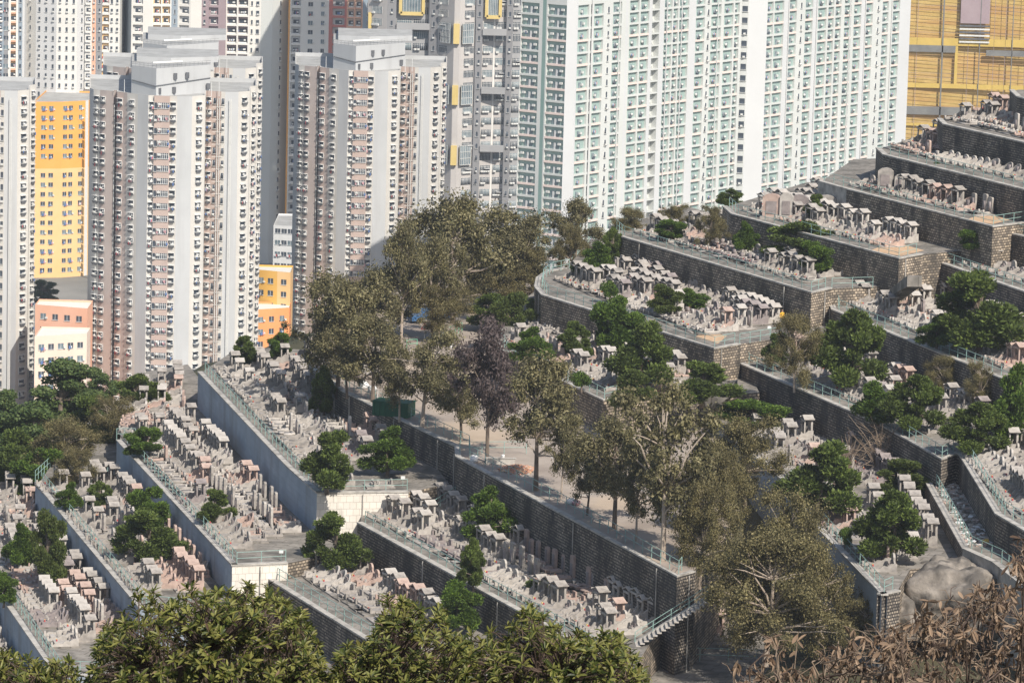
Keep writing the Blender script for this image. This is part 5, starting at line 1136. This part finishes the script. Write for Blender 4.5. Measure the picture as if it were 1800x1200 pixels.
# sand patches beside terrace ends
for (pts, Z) in (([(1222, 592), (1262, 604), (1278, 590), (1240, 582)], 6.3), ([(1530, 440), (1585, 450), (1625, 440), (1570, 425)], 13), ([(1700, 386), (1745, 394), (1780, 385), (1730, 374)], 16.2)):
    b = MB(); b.quad([P(x, y, Z+.01) for x, y in pts], 'dirt'); b.build('sand', kind='structure')
for (x, y, Z, m_, w_, h_, lab) in ((1356, 384, 13, 'granite_pink', 1.9, 2.7, 'large pink upright tomb wall nearest the white block'), (1382, 386, 13, 'granite_pale', 1.4, 2.9, 'large pale gabled tomb right of the large pink one'), (1405, 384, 13, 'granite_mauve', 1.8, 2.6, 'large dark upright tomb left of the small round tree'), (1452, 380, 13, 'granite_grey', 2.2, 2.3, 'large grey upright tomb right of the small round tree'),
 (1556, 334, 16.2, 'granite_grey', 1.6, 2.4, 'leftmost tall arched tombstone by the slim pine'), (1580, 336, 16.2, 'granite_pale', .9, 1.8, 'small cream arched tombstone among tall ones'), (1602, 335, 16.2, 'granite_pale', 1.6, 2.4, 'middle tall arched tombstone by the slim pine'), (1626, 337, 16.2, 'granite_grey', 1.6, 2.5, 'rightmost tall arched tombstone by the slim pine')):
    t = thing('upright_tomb', lab, 'tombstone', x, y, Z, math.radians(-14)); b = MB(); b.extr([(-w_/2, 0), (w_/2, 0), (w_/2, h_*.86), (w_*.3, h_*.96), (0, h_), (-w_*.3, h_*.96), (-w_/2, h_*.86)], 1, -.3, .3, m_); b.build('slab', t)
    b = MB(); b.box((0, -.34, h_*.45), (w_*.6, .06, h_*.5), 'granite_mauve'); b.build('inscription_panel', t); b = MB(); b.box((0, -.3, .12), (w_+.3, 1.4, .24), 'granite_grey'); b.build('plinth', t)
# person in yellow among the graves
t = P(1374, 574, 6.3)
def skinned(name, nodes, edges, parent, matn, sub=2):
    me = bpy.data.meshes.new(name); me.from_pydata([n[0] for n in nodes], edges, []); o = bpy.data.objects.new(name, me); COL.objects.link(o); o.parent = parent
    md = o.modifiers.new('s', 'SKIN'); 
    sv = me.skin_vertices[0].data if me.skin_vertices else None
    if sv is None:
        bpy.context.view_layer.objects.active = o
    return o, md
def body_mesh(name, rings, m, smooth=True):
    b = MB(); b.smooth = smooth; n = 12; k = b.mi(m)
    for (c, rx, ry) in rings:
        for i in range(n): a = 2*math.pi*i/n; b.v.append((c[0]+rx*math.cos(a), c[1]+ry*math.sin(a), c[2]))
    for j in range(len(rings)-1):
        for i in range(n): b.f.append((j*n+i, j*n+(i+1) % n, (j+1)*n+(i+1) % n, (j+1)*n+i)); b.m.append(k); b.uv.append(None)
    b.f.append(tuple(reversed(range(n)))); b.m.append(k); b.uv.append(None); L0 = (len(rings)-1)*n; b.f.append(tuple(range(L0, L0+n))); b.m.append(k); b.uv.append(None)
    return b
b = body_mesh('body', [((0, 0, .80), .15, .11), ((0, 0, .95), .17, .12), ((0, 0, 1.1), .15, .11), ((0, 0, 1.3), .19, .12), ((0, 0, 1.42), .17, .10), ((0, 0, 1.47), .07, .065), ((0, 0, 1.52), .055, .055), ((0, -.01, 1.55), .065, .07), ((0, -.01, 1.62), .078, .095), ((0, 0, 1.7), .075, .09), ((0, 0, 1.76), .04, .05)], 'skin')
nb = len(b.f)
for i in range(12*4+12): b.m[i] = b.mi('shirt_yellow')
for s_ in (-1, 1):
    b.path([Vector((s_*.17, 0, 1.40)), Vector((s_*.25, .02, 1.14)), Vector((s_*.22, -.12, .92))], .055, .04, 'shirt_yellow', 8)
    hx, hy, hz = s_*.22, -.13, .9
    b.box((hx, hy-.01, hz-.04), (.03, .075, .09), 'skin')
    for f_ in range(4): b.tube((hx, hy-.035+f_*.022, hz-.08), (hx-s_*.015, hy-.04+f_*.022, hz-.15+abs(f_-1.5)*.008), .009, .007, 'skin', 5)
    b.tube((hx, hy-.05, hz-.03), (hx-s_*.02, hy-.085, hz-.07), .01, .008, 'skin', 5)
    b.path([Vector((s_*.09, 0, .86)), Vector((s_*.1, -.02, .48)), Vector((s_*.1, .01, .08))], .09, .055, 'trousers', 9)
    b.box((s_*.1, -.05, .04), (.09, .26, .08), 'rubber'); b.tube((s_*.078, 0, 1.64), (s_*.09, 0, 1.66), .02, .03, 'skin', 6)
b.tube((0, -.10, 1.65), (0, -.125, 1.62), .012, .016, 'skin', 5)
for s_ in (-1, 1): b.box((s_*.03, -.098, 1.665), (.02, .012, .01), 'hair')
b.box((0, -.1, 1.59), (.045, .012, .01), 'sign_red')
pr = b.build('person', loc=t, rz=.5, label='person in a bright yellow jacket and dark trousers standing among graves below the stone wall', cat='person')
h = MB(); h.smooth = True
for j in range(5):
    for i in range(10): a = 2*math.pi*i/10; ph = math.pi/2*j/4; h.v.append((.085*math.sin(ph+.02)*math.cos(a), .01+.1*math.sin(ph+.02)*math.sin(a), 1.68+.1*math.cos(ph)))
for j in range(4):
    for i in range(10): h.f.append((j*10+i, (j+1)*10+i, (j+1)*10+(i+1) % 10, j*10+(i+1) % 10)); h.m.append(h.mi('hair')); h.uv.append(None)
h.build('hair', pr)
# ------------------------------------------------------------------ foreground shrubs, about 45 m from the camera
def leafgeo(b, base, dirv, up, ln, wd, m, curl=.0):
    d = dirv.normalized(); sdv = d.cross(up)
    if sdv.length < .05: sdv = d.orthogonal()
    sdv.normalize(); nrm = sdv.cross(d).normalized()
    fr = [(0, .12), (.3, .8), (.62, 1.0), (.86, .62), (1.0, .05)]; st = len(b.v); k = b.mi(m)
    for t_, q in fr:
        c = base+d*(ln*t_)-nrm*(curl*ln*t_*t_); h = wd*.5*q
        b.v += [tuple(c-sdv*h+nrm*(h*.45)), tuple(c), tuple(c+sdv*h+nrm*(h*.45))]
    for i in range(len(fr)-1):
        a = st+i*3
        b.f += [(a, a+1, a+4, a+3), (a+1, a+2, a+5, a+4)]; b.m += [k, k]; b.uv += [None, None]
def top_interp(tp, x):
    for (a, ya), (c, yc) in zip(tp, tp[1:]):
        if a <= x <= c: return ya+(yc-ya)*(x-a)/(c-a)
    return 9999
def shrub(name, label, tp, n, seed, s0=43., s1=48., base_px=None, brown=False, dens=None):
    rr = random.Random(seed); x0, x1 = tp[0][0], tp[-1][0]; bx = base_px or (x0+x1)/2
    bp = PY(bx, 1500, 46.); gb = Vector((bp.x, 46., hill(bp.x, 46.)-.1)); root = empty(name, gb, label=label, cat='shrub')
    lf = MB(); st = MB(); tips = []
    tries = 0
    while len(tips) < n and tries < n*60:
        tries += 1
        x = rr.uniform(x0, x1); yt = top_interp(tp, x)+(0 if brown else 13)+34*NZ.noise(Vector((x*.022, seed, 0)))+26*NZ.noise(Vector((x*.09, seed, 3))); y = yt-20*rr.random()**7+rr.uniform(0, 1)**1.15*(1290-yt); yy = rr.uniform(s0, s1)
        if y > 1290: continue
        if brown and dens and rr.random() > dens(x, y): continue
        p = PY(x, y+6, yy)-gb; tips.append(p)
    # hub branches
    hubs = []
    for k in range(max(5, n//(11 if not brown else 4))):
        t_ = rr.choice(tips); hubs.append(Vector((t_.x*.97+rr.uniform(-.1, .1), t_.y*.97, t_.z-rr.uniform(.12, .38))) if brown else Vector((t_.x*.75, t_.y*.75, t_.z-rr.uniform(.4, .9))))
    tm = 'twig' if not brown else 'twig'
    z0 = Vector((0, 0, 1.6)); st.path([Vector((0, 0, 0)), Vector((.05, .02, .8)), z0], .09, .06, 'bark', 8)
    for h_ in hubs:
        md = z0.lerp(h_, .5)+Vector((rr.uniform(-.2, .2), rr.uniform(-.2, .2), rr.uniform(0, .2))); st.path([z0, md, h_], .035 if not brown else .018, .014 if not brown else .007, 'bark' if not brown else 'twig_dark', 5)
    for t_ in tips:
        h_ = min(hubs, key=lambda q: (q-t_).length); md = h_.lerp(t_, .55)+Vector((rr.uniform(-.08, .08), rr.uniform(-.08, .08), rr.uniform(-.06, .1)))
        if brown:
            m2 = h_.lerp(t_, .25)+Vector((rr.uniform(-.1, .1), rr.uniform(-.1, .1), rr.uniform(-.05, .12))); st.path([h_, m2, md, t_], .011, .0045, rr.choice(['twig', 'twig', 'twig_dark']), 5)
            for q in range(rr.randint(1, 3)):
                e = md+Vector((rr.uniform(-.2, .2), rr.uniform(-.15, .15), rr.uniform(-.08, .2))); st.path([md, md.lerp(e, .5)+Vector((rr.uniform(-.05, .05), 0, .05)), e], .006, .003, rr.choice(['twig', 'twig_dark']), 4)
        else: st.path([h_, md, t_], .008, .005, 'twig_dark', 4)
        ax = (t_-md).normalized()+Vector((0, 0, .8)); ax.normalize()
        nl = rr.randint(8, 12) if not brown else rr.randint(2, 7)
        for i in range(nl):
            a = i*2.4+rr.uniform(-.3, .3); e1 = ax.orthogonal().normalized(); e2 = ax.cross(e1)
            if not brown:
                el = rr.uniform(.15, 1.0); d = (e1*math.cos(a)+e2*math.sin(a))*math.cos(el)+ax*math.sin(el)
                leafgeo(lf, t_-ax*rr.uniform(0, .06), d, ax, rr.uniform(.055, .13), rr.uniform(.018, .036), 'leaf_fore' if rr.random() < .985 else 'leaf_brown', rr.uniform(0, .3))
            else:
                d = (e1*math.cos(a)+e2*math.sin(a))*.5+Vector((0, 0, -rr.uniform(.3, 1.3))) if rr.random() < .75 else Vector((rr.uniform(-1, 1), rr.uniform(-1, 1), rr.uniform(-.2, .6)))
                leafgeo(lf, t_.lerp(md, rr.uniform(0, .5)), d, Vector((rr.uniform(-1, 1), rr.uniform(-1, 1), .3)), rr.uniform(.08, .16), rr.uniform(.026, .046), 'leaf_brown', rr.uniform(-.2, .5))
    st.build('branches', root); lf.build('foliage', root)
shrub('leafy_shrub', 'glossy green leafy shrub in the lower left corner, smaller one', [(-60, 1120), (0, 1128), (60, 1150), (130, 1165), (150, 1195)], 600, 11)
shrub('leafy_shrub', 'glossy green leafy shrub with a rounded top, bottom left of centre', [(150, 1180), (170, 1120), (195, 1070), (250, 1035), (330, 1022), (400, 1032), (470, 1016), (520, 1050), (560, 1095), (570, 1150), (600, 1190)], 1650, 12)
shrub('leafy_shrub', 'glossy green shrub with one raised branch, bottom centre', [(560, 1180), (610, 1130), (660, 1105), (672, 1030), (730, 1028), (745, 1080), (775, 1050), (790, 1100), (830, 1120)], 900, 13)
shrub('leafy_shrub', 'glossy green shrub reaching toward the slanting steps, bottom centre right', [(800, 1130), (880, 1095), (915, 1068), (950, 1060), (990, 1090), (1060, 1105), (1105, 1108), (1130, 1150), (1140, 1200)], 1150, 14)
shrub('dead_shrub', 'withered shrub with curled brown leaves, bottom right of centre', [(1275, 1190), (1310, 1140), (1380, 1112), (1450, 1125), (1500, 1105), (1560, 1098), (1600, 1120)], 150, 15, brown=True)
shrub('dead_shrub', 'dense withered brown shrub in the lower right corner', [(1560, 1110), (1610, 1075), (1650, 1052), (1690, 1058), (1720, 1008), (1760, 1018), (1800, 1050), (1860, 1050)], 300, 16, brown=True)
shrub('dead_shrub', 'hanging cluster of curled brown leaves at the right edge', [(1768, 985), (1785, 935), (1805, 925), (1850, 920)], 26, 17, brown=True, dens=lambda x, y: 1 if y < 1020 else .1)
# ------------------------------------------------------------------ air
hz = MB(); hz.box((0, 2100, -20.4), (4900, 4400, 188), 'white'); ho = hz.build('haze', kind='stuff')
hm = bpy.data.materials.new('haze'); hm.use_nodes = True; t = hm.node_tree; t.nodes.clear()
pv = t.nodes.new('ShaderNodeVolumePrincipled'); pv.inputs['Color'].default_value = (.86, .91, 1, 1); pv.inputs['Density'].default_value = .00014; pv.inputs['Anisotropy'].default_value = .25
mo = t.nodes.new('ShaderNodeOutputMaterial'); t.links.new(pv.outputs[0], mo.inputs[1]); ho.data.materials.clear(); ho.data.materials.append(hm)
